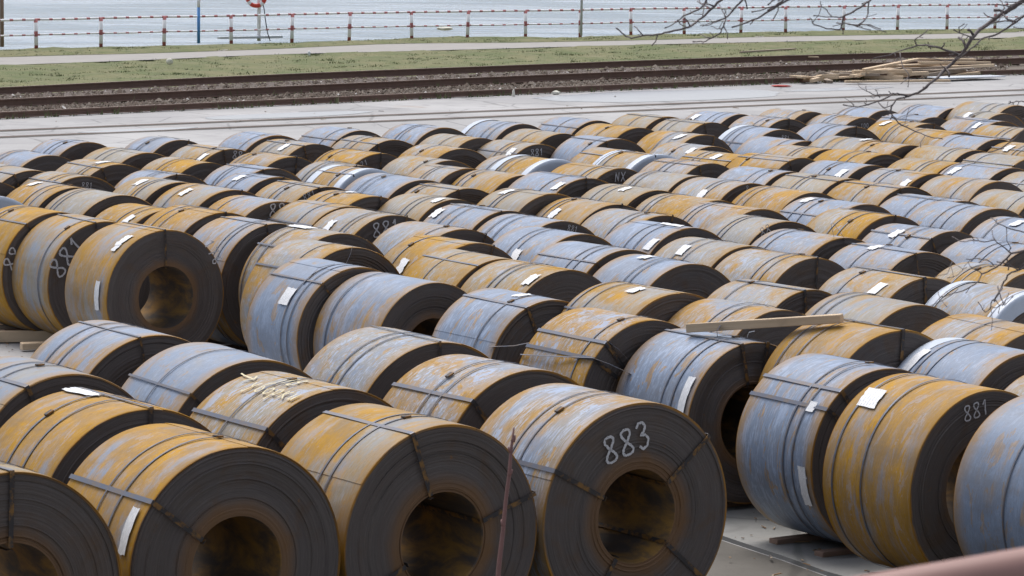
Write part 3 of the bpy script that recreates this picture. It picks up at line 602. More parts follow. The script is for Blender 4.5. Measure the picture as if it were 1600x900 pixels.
for n_, (cid, x, y, Rr, L, yaw, kind, label) in enumerate(COILS):
    rnd = random.Random(cid*17+3)
    t = tag(link('steel_coil', None, None, (x, y, 0), yaw), label, 'steel coil', 'steel coils lying in rows on the yard')
    near = y < 37
    if near: me = coil_mesh(BORE.get(cid, RI)/Rr, 128, 46 if y < 30 else 28, L, Rr, cid, True, {162: .05, 163: .02, 42: .03, 40: .05, 39: .04, 124: .02, 136: .03, 152: .05, 154: .03, 155: .03, 157: .03, 164: .012}.get(cid, .0))
    else:
        key = (cid % 7)
        if key not in _shared: _shared[key] = coil_mesh(RI/.79, 72, 14, 1.06, .79, 900+key, True, (0, .03, 0, .05, 0, .07, .02)[key])
        me = _shared[key]
    b = link('wound_strip', me, t, (0, 0, Rr+BASE)); b.scale = (Rr, L, Rr)
    r_, t_, w_ = LOOK.get(cid, None) or tuple(min(1, max(0, v+rnd.uniform(-.12, .12))) for v in SPEC[kind])
    b.color = (r_, t_, w_, 1)
    if cid not in LOOK and not near: pass
    o0 = Vector((0, 0, Rr+BASE))
    gs = GIRTH.get(cid)
    if gs is None:
        g0 = rnd.choice((.25, .35, .5, .6, .75)); gs = (g0, g0+rnd.choice((.1, .13, .18))) if rnd.random() < .75 else (g0,)
    for g in gs:
        s = link('girth_strap', hoop(g, Rr+.001, L, rnd.choice((.016, .020))), t, (0, g*L, Rr+BASE))
    for a in EYES.get(cid, ()):
        wd = .036 if y < 37 else .024
        ms = eye_strap(R_(a), Rr, RI, L, M_STRAP, M_STRAPD, wd)
        for m_ in ms: link(m_.name.split('.')[0], m_, t, o0)
    if cid not in EYES and rnd.random() < .45:      # one lengthwise strap that most coils have on top
        a = rnd.uniform(-50, 15)
        ms = eye_strap(R_(a), Rr, RI, L, M_STRAP, M_STRAPD, .022)
        for m_ in ms: link(m_.name.split('.')[0], m_, t, o0)
    if cid in EYES or rnd.random() < .3:            # crimp seal where a girth strap is joined
        if gs:
            a = R_(rnd.uniform(-30, 5)); m_ = box_mesh('strap_seal', .07, .045, .016, .003); m_.materials.append(M_STRAPD)
            s = link('strap_seal', m_, t, o0+Vector((math.sin(a)*(Rr+.012), gs[0]*L, math.cos(a)*(Rr+.012)))); s.rotation_euler[1] = a
    for q, (a, yy, kd) in enumerate(TAGS.get(cid, ())):
        da, dy = {'N': (.19/Rr, .135), 'T': (.34/Rr, .10), 'W': (.13/Rr, .42), 'S': (.10/Rr, .10)}[kd]
        if cid in (41,): da, dy = .21/Rr, .19
        if cid == 143: da, dy = .22/Rr, .22
        yl = min(max(yy*L, dy/2+.02), L-dy/2-.02)
        m_ = patch_on_side('paper_tag', R_(a), yl, Rr, da, dy, M_PAPER, cid+q, .45 if kd in 'WN' and cid not in (41, 143, 128, 127, 139) else .08)
        link('paper_tag', m_, t, o0)
    if cid in CHALK:
        txt, fx, fz, hh = CHALK[cid]; ang = math.atan2(fx, fz)*(.85 if cid != 162 else 1.2)
        cs, sn = math.cos(-ang), math.sin(-ang)
        size = hh*Rr
        if cid == 165: size = .20; ang = -.28; cs, sn = math.cos(-ang), math.sin(-ang)
        f = (lambda X, Y: (fx*Rr + X*cs - Y*sn, -.024, fz*Rr + X*sn + Y*cs))
        if size > .03:
            m_ = chalk_mesh('chalk_writing', txt, f, size, size*.10, M_CHALK, cid); link('chalk_writing', m_, t, o0)
    if cid == 156:
        for txt, a0, yl, size in ((['arrow'], -13, .80, .15), (['H', 'B'], -6, .42, .16), (['y', '6c', 'o', 'p', 'k', 'i'], -19, .36, .16)):
            f = (lambda X, Y: (math.sin(R_(a0)+Y/Rr*1.1)*(Rr+.010), yl*L - X, math.cos(R_(a0)+Y/Rr*1.1)*(Rr+.010)))
            m_ = chalk_mesh('chalk_writing', txt, f, size, .015, M_CHALKY, cid); link('chalk_writing', m_, t, o0)
    for side_ in WRAPS.get(cid, '').split():
        yb = 0 if side_ == 'f' else 1; vs, fs = [], []; k = 64
        prof = [(Rr+.006, .13), (Rr+.008, .02), (Rr+.004, -.02), (Rr-.05, -.024), (Rr-.17, -.022)]
        rr2 = random.Random(cid)
        for i in range(k):
            a = 2*math.pi*i/k; wb = rr2.uniform(-.006, .006)
            for j, (pr, py) in enumerate(prof):
                yy = (py+(wb if j in (0, 4) else 0)); yy = yy if yb == 0 else L-yy
                vs.append((pr*math.sin(a), yy, pr*math.cos(a)))
        for i in range(k):
            for j in range(4):
                q = (i*5+j, ((i+1) % k)*5+j, ((i+1) % k)*5+j+1, i*5+j+1); fs.append(q)
        m_ = mesh('rim_wrap', vs, fs, True); m_.materials.append(M_WHITE); link('rim_wrap', m_, t, o0)

# broken strap ends sticking out of faces / tops
def loose(cid, pts, name='loose_strap', wd=.035, label=None):
    t_ = next(o for o in C.objects if o.get('label') == next(c[7] for c in COILS if c[0] == cid))
    vs = []; path = []
    for i, p in enumerate(pts):
        path.append((Vector(p), Vector((0, 0, 1)), Vector((.5, .85, 0)).normalized()))
    link(name, ribbon(name, path, wd, .003, M_STRAP), t_)
def cyl(cid, a, y, dr=.0):
    c = next(c for c in COILS if c[0] == cid); R = c[3]+dr
    return (R*math.sin(R_(a)), y*c[4], R*math.cos(R_(a))+c[3]+BASE)
loose(124, [cyl(124, -62, 1.0, .02), cyl(124, -60, .6, .05), cyl(124, -57, .3, .03), cyl(124, -54, .0, .02), cyl(124, -52, -.10, -.10), cyl(124, -48, -.2, -.30)], wd=.05)
loose(124, [cyl(124, -38, .02, .01), cyl(124, -36, -.05, -.12), cyl(124, -30, -.07, -.40)], wd=.04)
loose(123, [cyl(123, -66, .05, .02), cyl(123, -60, -.2, -.05), cyl(123, -52, -.3, -.12)], wd=.05)
loose(136, [cyl(136, -8, .35, .01), cyl(136, -8, .35, .07), cyl(136, -6, .33, .12)], wd=.05)
loose(136, [cyl(136, 8, .2, .01), cyl(136, 9, .2, .06), cyl(136, 11, .16, .08)], wd=.04)
loose(132, [cyl(132, -8, .05, .01), cyl(132, -8, .08, .16), cyl(132, -7, .06, .18), cyl(132, 2, -.05, -.08)], wd=.04)
loose(41, [cyl(41, -40, .28, .01), cyl(41, -20, .32, .03), cyl(41, -5, .33, .01)], wd=.03)
loose(40, [cyl(40, -2, -.05, .02), cyl(40, -8, -.12, -.05), cyl(40, -20, -.13, -.2)], wd=.05)

# ------------------------------------------------------------------ timber
def mat_wood(name, a, b):
    t = NT(name); o = t.obj(); oi = t.n('ShaderNodeObjectInfo'); W = t.math('MULTIPLY', oi.outputs['Random'], 19.0)
    n = t.noise(t.scale(o, (1.2, 22, 22)), 1.6, 5, .6, W, .5); m = t.noise(o, 3, 4, .6, W)
    c = t.mix(n, a, b); c = t.mix(t.math('MULTIPLY', t.ramp(m, .5, .8), .5), c, tuple(x*.45 for x in a))
    t.bump(n, .4, .004); return t.out(c, .8)
M_WOOD = mat_wood('sawn_timber', (.42, .30, .19), (.62, .49, .34)); M_WOODG = mat_wood('weathered_timber', (.20, .155, .12), (.36, .29, .22))
M_WOODR = mat_wood('brown_bearer_timber', (.17, .105, .075), (.30, .20, .15))
def timber(name, p, q, w_, h_, mat, label, cat, group=None, seed=0, roll=0.0, z=None):
    p, q = Vector(p), Vector(q); d = q-p; rnd = random.Random(seed)
    me = box_mesh(name, d.length, w_, h_, .006, .006, rnd); me.materials.append(mat)
    o = link(name, me, None, (p+q)/2); o.rotation_mode = 'QUATERNION'
    o.rotation_quaternion = d.to_track_quat('X', 'Z') @ Matrix.Rotation(roll, 4, 'X').to_quaternion()
    return tag(o, label, cat, group)
for (cid, x, y, Rr, L, yaw, kind, label) in COILS:
    hx, hy = math.cos(yaw), math.sin(yaw)
    for k in (.2, .8):
        cx, cy = x-math.sin(yaw)*L*k, y+math.cos(yaw)*L*k
        front = cid in (142, 143, 151)
        lo, hi = (-.52, .5) if front else (-.32, .32)
        nm = {142: 'left of the golden 881 coil', 143: 'golden 881 coil', 151: 'blotched blue coil at the right edge'}.get(cid)
        lab = f"brown bearer under the {'rear' if k > .5 else 'front'} of the {nm}" if cid != 142 else f"short brown bearer under the {'rear' if k > .5 else 'front'} of the blue-grey coil with cross straps"
        timber('timber_bearer', (cx+hx*lo, cy+hy*lo, BASE/2-.002), (cx+hx*hi, cy+hy*hi, BASE/2-.002), .12, BASE-.006, M_WOODR,
               lab if front else 'squared timber bearer wedged under a steel coil', 'timber', 'timber bearers under the coils', cid)
timber('timber_bearer', (3.02, 27.62, .038), (3.45, 27.75, .038), .12, .07, M_WOODR, 'dark bearer end between the golden 881 coil and the blurred handrail', 'timber', None, 801)
timber('timber_bearer', (3.18, 26.95, .03), (3.75, 27.05, .03), .12, .06, M_WOODR, 'flat brown bearer lying lowest, just above the blurred handrail', 'timber', None, 802)
# long squared plank lying across the coils
cA = next(c for c in COILS if c[0] == 136); cB = next(c for c in COILS if c[0] == 141)
zt = 2*cA[3]+BASE+.055; zu = 2*cB[3]+BASE+.055
timber('squared_plank', (1.640, 31.192, zt), (3.020, 30.557, zu), .10, .085, M_WOOD, 'long pale squared plank lying across the tops of two coils', 'plank', None, 5)
# loose timbers by the left block
for i, (p, q, w_, h_, m) in enumerate([((-7.3, 43.45, .10), (-5.6, 43.55, .10), .14, .10, M_WOODG), ((-7.4, 42.75, .10), (-5.65, 42.9, .10), .16, .12, M_WOOD),
      ((-7.4, 42.2, .06), (-5.5, 42.75, .06), .14, .10, M_WOODG), ((-6.9, 41.55, .08), (-5.55, 41.75, .08), .12, .13, M_WOOD), ((-6.9, 42.6, .24), (-6.45, 43.6, .22), .10, .07, M_WOOD),
      ((-6.15, 42.6, .22), (-5.75, 43.7, .20), .10, .07, M_WOOD), ((-5.75, 42.0, .12), (-5.35, 42.9, .14), .10, .07, M_WOOD), ((-6.0, 40.9, .06), (-5.3, 41.2, .06), .11, .08, M_WOOD), ((-6.6, 43.9, .08), (-5.2, 44.2, .08), .12, .08, M_WOODR),
      ((-3.75, 38.7, .06), (-2.3, 38.95, .06), .13, .09, M_WOOD)]):
    L_ = ['grey weathered beam lying rearmost under the left coils', 'pale beam with two short offcuts across it, by the left block', 'dark plank just behind the pale foremost beam at left', 'pale squared beam end lying foremost at the left edge',
          'leftmost short offcut laid crosswise on the timbers at left', 'middle short offcut laid crosswise on the timbers at left', 'short pale offcut nearest the open-bored coil block', 'small pale board end tucked behind the grey-gold coil', 'brown board under the coil chalked 881 at left', 'pale board in the gap under the square-tagged blue coil'][i]
    timber('timber_beam', p, q, w_, h_, m, L_, 'timber', 'loose timbers by the left coil block', 40+i)

# ------------------------------------------------------------------ ground
def mat_concrete(name, a, b, wet=0.0):
    t = NT(name); o = t.obj()
    n1 = t.noise(o, .18, 5, .6, None, .4); n2 = t.noise(o, 2.5, 6, .65); n3 = t.noise(t.scale(o, (.35, .35, 1)), .9, 4, .6, None, 1.2)
    st = t.noise(t.scale(o, (.10, .9, 1)), .55, 5, .6)
    c = t.mix(t.ramp(n1, .35, .65), a, b); c = t.mix(t.math('MULTIPLY', t.ramp(n3, .5, .75), .35), c, tuple(x*.62 for x in a))
    c = t.mix(t.math('MULTIPLY', t.ramp(n2, .5, .8), .3), c, tuple(x*.7 for x in b)); c = t.mix(t.math('MULTIPLY', t.ramp(st, .52, .7), .22), c, tuple(x*.55 for x in a))
    oil = t.noise(t.scale(o, (.5, .5, 1)), 1.6, 7, .62, None, 1.6)
    c = t.mix(t.math('MULTIPLY', t.ramp(oil, .56, .72), .45), c, tuple(x*.42 for x in a))
    rs = t.noise(o, .9, 6, .6, None, .8)
    c = t.mix(t.math('MULTIPLY', t.ramp(rs, .60, .78), .35), c, (.27, .17, .09))
    vr = t.n('ShaderNodeTexVoronoi', feature='DISTANCE_TO_EDGE'); t.set(vr.inputs['Vector'], t.mix(.12, o, t.n('ShaderNodeTexNoise', {'Vector': o, 'Scale': 1.5}).outputs['Color'])); t.set(vr.inputs['Scale'], .45)
    c = t.mix(t.math('MULTIPLY', t.math('SUBTRACT', 1.0, t.ramp(vr.outputs['Distance'], .004, .018)), .5), c, tuple(x*.4 for x in a))
    gn = t.noise(o, 22, 5, .7)
    c = t.mix(t.math('MULTIPLY', t.ramp(gn, .5, .7), .25), c, tuple(x*.6 for x in a))
    t.bump(n2, .25, .01); return t.out(c, t.math('SUBTRACT', .85, t.math('MULTIPLY', t.ramp(n1, .5, .7), .15)))
M_CONC = mat_concrete('pale_yard_concrete', (.275, .27, .27), (.35, .343, .34))
M_CONC2 = mat_concrete('dirty_concrete', (.065, .059, .050), (.135, .124, .108))
def poly_sheet(name, pts, z, mat, label=None, kind='structure', thick=0.0, sub=0):
    bm = bmesh.new(); vs = [bm.verts.new((x, y, z)) for x, y in pts]; f = bm.faces.new(vs)
    if f.normal.z < 0: bm.normal_update(); 
    bm.normal_update()
    if f.normal.z < 0: f.normal_flip()
    if thick:
        r = bmesh.ops.extrude_face_region(bm, geom=[f]); 
        for v in [g for g in r['geom'] if isinstance(g, bmesh.types.BMVert)]: v.co.z = z
        for v in vs: v.co.z = z-thick
        bmesh.ops.recalc_face_normals(bm, faces=bm.faces[:])
    me = bm_mesh(name, bm); me.materials.append(mat); o = link(name, me); tag(o, label, None, None, kind); return o
RAIL1 = [(-29.52, 64.64), (-20.92, 72.71), (-12.33, 80.78), (-6.6, 86.16), (-0.06, 92.16), (7.42, 98.57), (15.89, 105.19), (28.6, 115.12), (49.77, 131.67)]
RAIL2 = [(-30.76, 66.32), (-21.82, 75.35), (-12.88, 84.38), (-6.92, 90.4), (-0.06, 97.18), (7.82, 103.97), (16.75, 110.95), (30.14, 121.42), (52.47, 138.87)]
RAIL3 = [(-32.36, 68.53), (-22.98, 78.88), (-13.61, 89.23), (-7.36, 96.13), (-0.07, 102.94), (8.28, 110.18), (17.61, 116.7), (31.6, 126.48), (54.93, 142.78)]
G1 = [(-40, 56), (-20, 70.6), (-11.82, 76.9), (-6.19, 81.2), (-0.05, 85.9), (6.84, 91.1), (14.43, 96.9), (34, 112), (60, 132)]
G2 = [(-40, 54), (-20, 68.7), (-11.5, 75.0), (-6.05, 79.2), (-0.05, 83.8), (6.68, 89.0), (14.08, 94.6), (34, 110), (60, 130)]
PN = [(-60, 62), (-30, 91), (-15.82, 104.2), (-11.5, 108.5), (-8.57, 111.9), (-4.2, 115.2), (-0.09, 118.4), (4.5, 122), (9.31, 125.2), (14, 128.3), (19.06, 131.0), (40, 145), (90, 176)]
PF = [(-60, 67), (-30, 95.5), (-16.49, 108.15), (-12.5, 111.3), (-8.77, 114.9), (-4.5, 119.9), (-0.1, 121.9), (5, 125.2), (9.62, 128.9), (15, 132), (19.96, 135.4), (40, 149), (90, 181)]
SH = [(-60, 73), (-30, 101), (-17.42, 114.1), (-13.5, 117.5), (-9.36, 120.6), (-5, 124.4), (-3, 127.0), (-1.5, 128.3), (.5, 126.9), (3, 128.4), (6, 131.4), (10.08, 134.8), (15, 137.4), (20.96, 140.6), (42, 154), (90, 186)]
def smooth(pts, n=6):
    out = []
    for i in range(len(pts)-1):
        p0 = Vector(pts[max(i-1, 0)]); p1 = Vector(pts[i]); p2 = Vector(pts[i+1]); p3 = Vector(pts[min(i+2, len(pts)-1)])
        for k in range(n):
            t = k/n; q = .5*((2*p1)+(-p0+p2)*t+(2*p0-5*p1+4*p2-p3)*t*t+(-p0+3*p1-3*p2+p3)*t**3); out.append((q.x, q.y))
    out.append(tuple(pts[-1])); return out
# terrain sheet far below everything that reaches the horizon under the water
poly_sheet('river_bed', [(-3000, -300), (3000, -300), (3000, 5000), (-3000, 5000)], -3.2, simple('river_bed_mud', (.10, .09, .07)), 'muddy bed under the river')
# water
tw = NT('river_water'); o_ = tw.obj()
wa = tw.noise(tw.scale(o_, (.45, .7, 1)), .8, 5, .65, None, .3); wb = tw.noise(tw.scale(o_, (.07, .20, 1)), .8, 5, .65, None, .8)
tw.bump(tw.math('ADD', wa, tw.math('MULTIPLY', wb, 1.4)), 1.0, .34)
M_WATER = tw.out(tw.mix(tw.ramp(wb, .42, .60), (.20, .27, .34), (.36, .43, .51)), .13)
tw.b.inputs['IOR'].default_value = 1.333
sh = smooth(SH)
wo = poly_sheet('river_water', [(-3000, -200), (-60, 60)] + [(x-.6, y-1.2) for x, y in sh[::6]] + [(3000, 2100), (3000, 5000), (-3000, 5000)], -1.3, M_WATER, 'pale choppy river water')
# grass bank
tg = NT('bank_grass'); o_ = tg.obj()
a1 = tg.noise(o_, .55, 7, .68, None, .8); a2 = tg.noise(o_, 3.0, 6, .7); a3 = tg.noise(tg.scale(o_, (1, 1, 1)), 1.0, 5, .65)
cg = tg.mix(tg.ramp(a1, .35, .65), (.085, .108, .032), (.160, .150, .068)); cg = tg.mix(tg.math('MULTIPLY', tg.ramp(a3, .45, .7), .55), cg, (.165, .155, .085)); cg = tg.mix(tg.math('MULTIPLY', tg.ramp(a2, .45, .75), .6), cg, (.055, .07, .03))
tg.bump(a2, .8, .08)
M_GRASS = tg.out(cg, .95)
def strip(name, A, B, zf, mat, label, nx=90, nv=6, bump_=0.0):
    def res(P, n):
        P = smooth(P); L = [0]
        for i in range(1, len(P)): L.append(L[-1]+math.dist(P[i], P[i-1]))
        out = []; j = 0
        for k in range(n+1):
            s = L[-1]*k/n
            while j < len(L)-2 and L[j+1] < s: j += 1
            f = (s-L[j])/max(1e-6, L[j+1]-L[j]); out.append((P[j][0]+(P[j+1][0]-P[j][0])*f, P[j][1]+(P[j+1][1]-P[j][1])*f))
        return out
    a, b = res(A, nx), res(B, nx); vs, fs = [], []
    for i in range(nx+1):
        for j in range(nv+1):
            t = j/nv; x = a[i][0]+(b[i][0]-a[i][0])*t; y = a[i][1]+(b[i][1]-a[i][1])*t
            vs.append((x, y, zf(t, x, y)+bump_*mnoise.noise(Vector((x*.8, y*.8, 0)))*(1 if 0 < t < 1 else 0)))
    k = nv+1
    for i in range(nx):
        for j in range(nv): fs.append((i*k+j, i*k+j+1, (i+1)*k+j+1, (i+1)*k+j))
    me = mesh(name, vs, fs, True)
    if me.polygons[0].normal.z < 0: me.flip_normals()
    me.materials.append(mat); o = link(name, me); tag(o, label, None, None, 'structure'); return o
off = lambda P, d: [(x-d*.72, y+d*.72) for x, y in P]
# one closed base sheet under bank, path and yard
base_pts = [(-60, 20), (-60, 73)] + sh[1:-1:3] + [(90, 186), (90, 20), (60, -40), (-60, -40)]
poly_sheet('ground', base_pts, -.35, simple('earth', (.12, .10, .075), .95), 'earth under the yard and bank')
strip('yard_ground', [(-60, -8), (60, -8)], off(RAIL1, .35)[:], lambda t, x, y: -.003, M_CONC, 'pale concrete yard under the coils', 60, 40)
strip('grass_bank', off(RAIL3, .3), off(PN, -.1), lambda t, x, y: -.06+.10*math.sin(min(1, t*1.3)*1.2), M_GRASS, 'green grass bank between track and path', 260, 14, .10)
tp = NT('path_gravel'); o_ = tp.obj(); M_PATH = tp.out(tp.mix(tp.noise(o_, 1.2, 6, .7), (.22, .205, .19), (.33, .315, .295)), .9)
strip('path', off(PN, -.6), off(PF, .5), lambda t, x, y: .04, M_PATH, 'narrow pale path along the bank', 120, 3)
strip('shore_grass', off(PF, -.2), SH, lambda t, x, y: .05+.06*math.sin(t*3.14) - .12*t*t, M_GRASS, 'grass verge along the water', 260, 8, .10)
strip('shore_slope', SH, off(SH, 3.5), lambda t, x, y: -.05-1.9*t, simple('shore_stone', (.14, .13, .11), .95), 'stone slope down to the water', 120, 3)
tb = NT('ballast_bed'); o_ = tb.obj(); M_BAL = tb.out(tb.mix(tb.noise(o_, 7, 6, .75), (.07, .055, .042), (.17, .14, .11)), .95)
strip('ballast_bed', off(RAIL1, -.1), off(RAIL3, .5), lambda t, x, y: -.02+.0*t, M_BAL, 'stone ballast bed between the rails', 120, 4)
# darker broken ground and raised slab edge bottom right
poly_sheet('dirty_ground', [(-30, 10), (-30, 29.0), (.9, 30.3), (1.74, 29.62), (2.04, 29.05), (2.34, 28.5), (2.66, 27.85), (3.5, 26.6), (8, 20), (8, 10)], .004, M_CONC2, 'dirty broken concrete in front of the slab')
sl_ = poly_sheet('yard_slab', [(1.0, 30.5), (1.76, 29.66), (2.06, 29.09), (2.36, 28.54), (2.68, 27.89), (3.52, 26.64), (8.1, 20), (12, 24), (5.5, 33.5), (3.0, 34.5)], .035, mat_concrete('slab_concrete', (.185, .187, .18), (.26, .258, .25)), 'raised grey concrete slab under the right front coils', thick=.04)
# stained pale wet patches on the apron
def wet(name, cx, cy, rx, ry, ang, seed, mat):
    rnd = random.Random(seed); pts = []
    for i in range(48):
        a = 2*math.pi*i/48; k = 1+.16*mnoise.noise(Vector((math.cos(a)*1.7, math.sin(a)*1.7, seed)))+rnd.uniform(-.02, .02)
        px, py = rx*math.cos(a)*k, ry*math.sin(a)*k; pts.append((cx+px*math.cos(ang)-py*math.sin(ang), cy+px*math.sin(ang)+py*math.cos(ang)))
    return poly_sheet(name, pts, .004, mat)
M_WET = NT('damp_pale_stain'); _o = M_WET.obj(); M_WET = M_WET.out(M_WET.mix(M_WET.noise(_o, 1.2, 5, .6), (.30, .305, .325), (.37, .375, .40)), .22)
for i, (cx, cy, rx, ry) in enumerate([(4.1, 92.6, 4.2, 1.9), (-8.7, 77.7, 1.6, .35), (-5.6, 83.2, 2.6, .7), (9.4, 96.6, 2.2, .5), (-14, 77.0, 2, .5)]):
    tag(wet('puddle', cx, cy, rx, ry, .70, 3+i, M_WET), 'shallow pale puddle on the concrete apron')

# ------------------------------------------------------------------ rails
tr = NT('rusty_rail'); o_ = tr.obj(); M_RAIL = tr.out(tr.mix(tr.noise(o_, 6, 5, .6), (.095, .055, .042), (.18, .105, .075)), .8)
M_RTOP = simple('worn_rail_head', (.20, .13, .095), .5, .2)
def rail(name, pts, parent, h=.20, top=.055, z0=.0):
    P = smooth(pts, 8); prof = [(-.075, 0), (-.075, .02), (-.015, .04), (-.015, h-.05), (-top/1.6, h-.04), (-top/1.6, h), (top/1.6, h), (top/1.6, h-.04), (.015, h-.05), (.015, .04), (.075, .02), (.075, 0)]
    vs, fs, mi = [], [], []; n = len(prof)
    for i, p in enumerate(P):
        a = Vector(P[max(i-1, 0)]); b = Vector(P[min(i+1, len(P)-1)]); d = (b-a).normalized(); nn = Vector((d.y, -d.x))
        for u, v in prof: vs.append((p[0]+nn.x*u, p[1]+nn.y*u, v+z0))
    for i in range(len(P)-1):
        for j in range(n): fs.append((i*n+j, i*n+(j+1) % n, (i+1)*n+(j+1) % n, (i+1)*n+j)); mi.append(1 if j == 5 else 0)
    me = mesh(name, vs, fs, False, mi); me.materials.append(M_RAIL); me.materials.append(M_RTOP)
    bm = bmesh.new(); bm.from_mesh(me); bmesh.ops.recalc_face_normals(bm, faces=bm.faces[:]); bm.to_mesh(me); bm.free()
    return link(name, me, parent)
tk = tag(link('railway_track', None, None, (0, 99, 0)), 'rusty railway track between the grass bank and the concrete apron', 'railway track')
for nm, P in (('rail', RAIL2), ('rail', RAIL3)): rail(nm, [(x, y-99) for x, y in P], tk, .20, .06, .04)
tk1 = tag(link('edge_rail', None, None, (0, 92, 0)), 'single rusty rail along the edge of the concrete apron', 'rail')
rail('rail', [(x, y-92) for x, y in RAIL1], tk1, .15, .06, .02)
sb = box_mesh('sleeper', 5.2, .24, .16, .015); sb.materials.append(simple('tarred_sleeper', (.075, .055, .045), .9))
P2, P3 = smooth(RAIL2, 40), smooth(RAIL3, 40)
acc = 0; last_ = None; cnt = 0
for i in range(len(P2)):
    if last_ is not None: acc += math.dist(P2[i], last_)
    last_ = P2[i]
    if acc >= .62 and -19 < P2[i][0] < 22:
        acc -= .62; m_ = ((P2[i][0]+P3[i][0])/2, (P2[i][1]+P3[i][1])/2)
        a = math.atan2(P3[i][1]-P2[i][1], P3[i][0]-P2[i][0])
        link('sleeper', sb, tk, (m_[0]+random.uniform(-.05, .05), m_[1]-99, -.03), a+random.uniform(-.015, .015)); cnt += 1
    elif acc > .62: acc = 0
# embedded crane rails in the apron
M_GROOVE = simple('groove_dirt', (.10, .09, .08), .9)
for P, lab in ((G1, 'rail sunk flush in the concrete apron, farther of two'), (G2, 'rail sunk flush in the concrete apron, nearer of two')):
    r = tag(link('sunk_rail', None, None, (0, 0, 0)), lab, 'rail')
    PS = smooth(P, 8); vs, fs = [], []
    def flat(name, w0, w1, z, m):
        vs, fs = [], []
        for i, p in enumerate(PS):
            a = Vector(PS[max(i-1, 0)]); b = Vector(PS[min(i+1, len(PS)-1)]); d = (b-a).normalized(); nn = Vector((-d.y, d.x))
            vs += [(p[0]+nn.x*w0, p[1]+nn.y*w0, z), (p[0]+nn.x*w1, p[1]+nn.y*w1, z)]
        for i in range(len(PS)-1): fs.append((2*i, 2*i+2, 2*i+3, 2*i+1))
        me = mesh(name, vs, fs)
        if me.polygons[0].normal.z < 0: me.flip_normals()
        me.materials.append(m); link(name, me, r)
    flat('rail_head', -.05, .05, .012, M_RAIL); flat('flange_groove', .052, .30, .002, M_GROOVE); flat('filler', -.22, -.052, .002, M_CONC2)

# ------------------------------------------------------------------ ballast stones, grass tufts
def inside_strip(A, B, t, s):
    n = len(A)-1; f = s*n; i = min(int(f), n-1); u = f-i
    ax = A[i][0]+(A[i+1][0]-A[i][0])*u; ay = A[i][1]+(A[i+1][1]-A[i][1])*u
    bx = B[i][0]+(B[i+1][0]-B[i][0])*u; by = B[i][1]+(B[i+1][1]-B[i][1])*u
    return ax+(bx-ax)*t, ay+(by-ay)*t
vs, fs, mi = [], [], []
octa = [(1, 0, 0), (0, 1, 0), (-1, 0, 0), (0, -1, 0), (0, 0, 1), (0, 0, -1)]; of = [(0, 1, 4), (1, 2, 4), (2, 3, 4), (3, 0, 4), (1, 0, 5), (2, 1, 5), (3, 2, 5), (0, 3, 5)]
for A, B, N in ((off(RAIL1, .2)[1:-1], off(RAIL2, -.2)[1:-1], 9000), (off(RAIL2, .2)[1:-1], off(RAIL3, -.2)[1:-1], 12000)):
    for _ in range(N):
        s = random.uniform(.10, .82); t = random.random(); x, y = inside_strip(A, B, t, s)
        r = random.uniform(.025, .06)*(1.9 if random.random() < .03 else 1); b0 = len(vs); ph = random.uniform(0, 6)
        for v in octa:
            vx = v[0]*r*random.uniform(.7, 1.3); vy = v[1]*r*random.uniform(.7, 1.3)
            vs.append((x+vx*math.cos(ph)-vy*math.sin(ph), y+vx*math.sin(ph)+vy*math.cos(ph), .01+r*.4+v[2]*r*.8))
        k = random.random(); m_ = 0 if k < .62 else (1 if k < .985 else 2)
        for f in of: fs.append(tuple(b0+q for q in f)); mi.append(m_)
me = mesh('ballast_stones', vs, fs, False, mi)
for c in ((.115, .085, .065), (.20, .165, .135), (.58, .55, .52)): me.materials.append(simple('ballast_stone', c, .9))
tag(link('ballast_stones', me), 'grey and brown ballast stones between the rails', 'ballast', None, 'stuff')
vs, fs, mi = [], [], []
def tuft(x, y, z, h, nb, sp):
    m_ = random.choices((0, 1, 2, 3), (4, 3, 2, 1.5))[0]
    for _ in range(nb):
        a = random.uniform(0, 6.28); l = random.uniform(.3, 1)*h; px, py = x+random.uniform(-sp, sp), y+random.uniform(-sp, sp)
        wx, wy = math.cos(a)*.016, math.sin(a)*.016; lx, ly = random.uniform(-.5, .5)*l, random.uniform(-.5, .5)*l
        b0 = len(vs); vs.extend([(px-wx, py-wy, z), (px+wx, py+wy, z), (px+lx, py+ly, z+l)]); fs.append((b0, b0+1, b0+2)); mi.append(m_)
RR3, PNN = off(RAIL3, .35), off(PN, -.4)
def at_len(P, n):
    P = smooth(P); L = [0]
    for i in range(1, len(P)): L.append(L[-1]+math.dist(P[i], P[i-1]))
    out = []; j = 0
    for k in range(n+1):
        s = L[-1]*k/n
        while j < len(L)-2 and L[j+1] < s: j += 1
        f = (s-L[j])/max(1e-6, L[j+1]-L[j]); out.append((P[j][0]+(P[j+1][0]-P[j][0])*f, P[j][1]+(P[j+1][1]-P[j][1])*f))
    return out
for A, B, N, zf, nb in ((at_len(RR3, 60), at_len(PNN, 60), 15000, lambda t: -.06+.10*math.sin(min(1, t*1.3)*1.2), 5), (at_len(off(PF, -.1), 60), at_len(SH, 60), 9000, lambda t: .05+.06*math.sin(t*3.14)-.12*t*t, 4)):
    for _ in range(N):
        s = random.uniform(.12, .80); t = random.random(); x, y = inside_strip(A, B, t, s)
        if mnoise.noise(Vector((x*.5, y*.5, 3))) < -.25 and random.random() < .7: continue
        tuft(x, y, zf(t)-.03, random.uniform(.03, .09), nb, .12)
for P, N in ((RAIL1, 900), (RAIL2, 500)):        # dry weeds along the rails
    A = at_len(off(P, -.25), 60); B = at_len(off(P, .25), 60)
    for _ in range(N):
        x, y = inside_strip(A, B, random.random(), random.uniform(.12, .8)); tuft(x, y, 0, random.uniform(.08, .28), 3, .06); 
me = mesh('grass_tufts', vs, fs, False, mi)
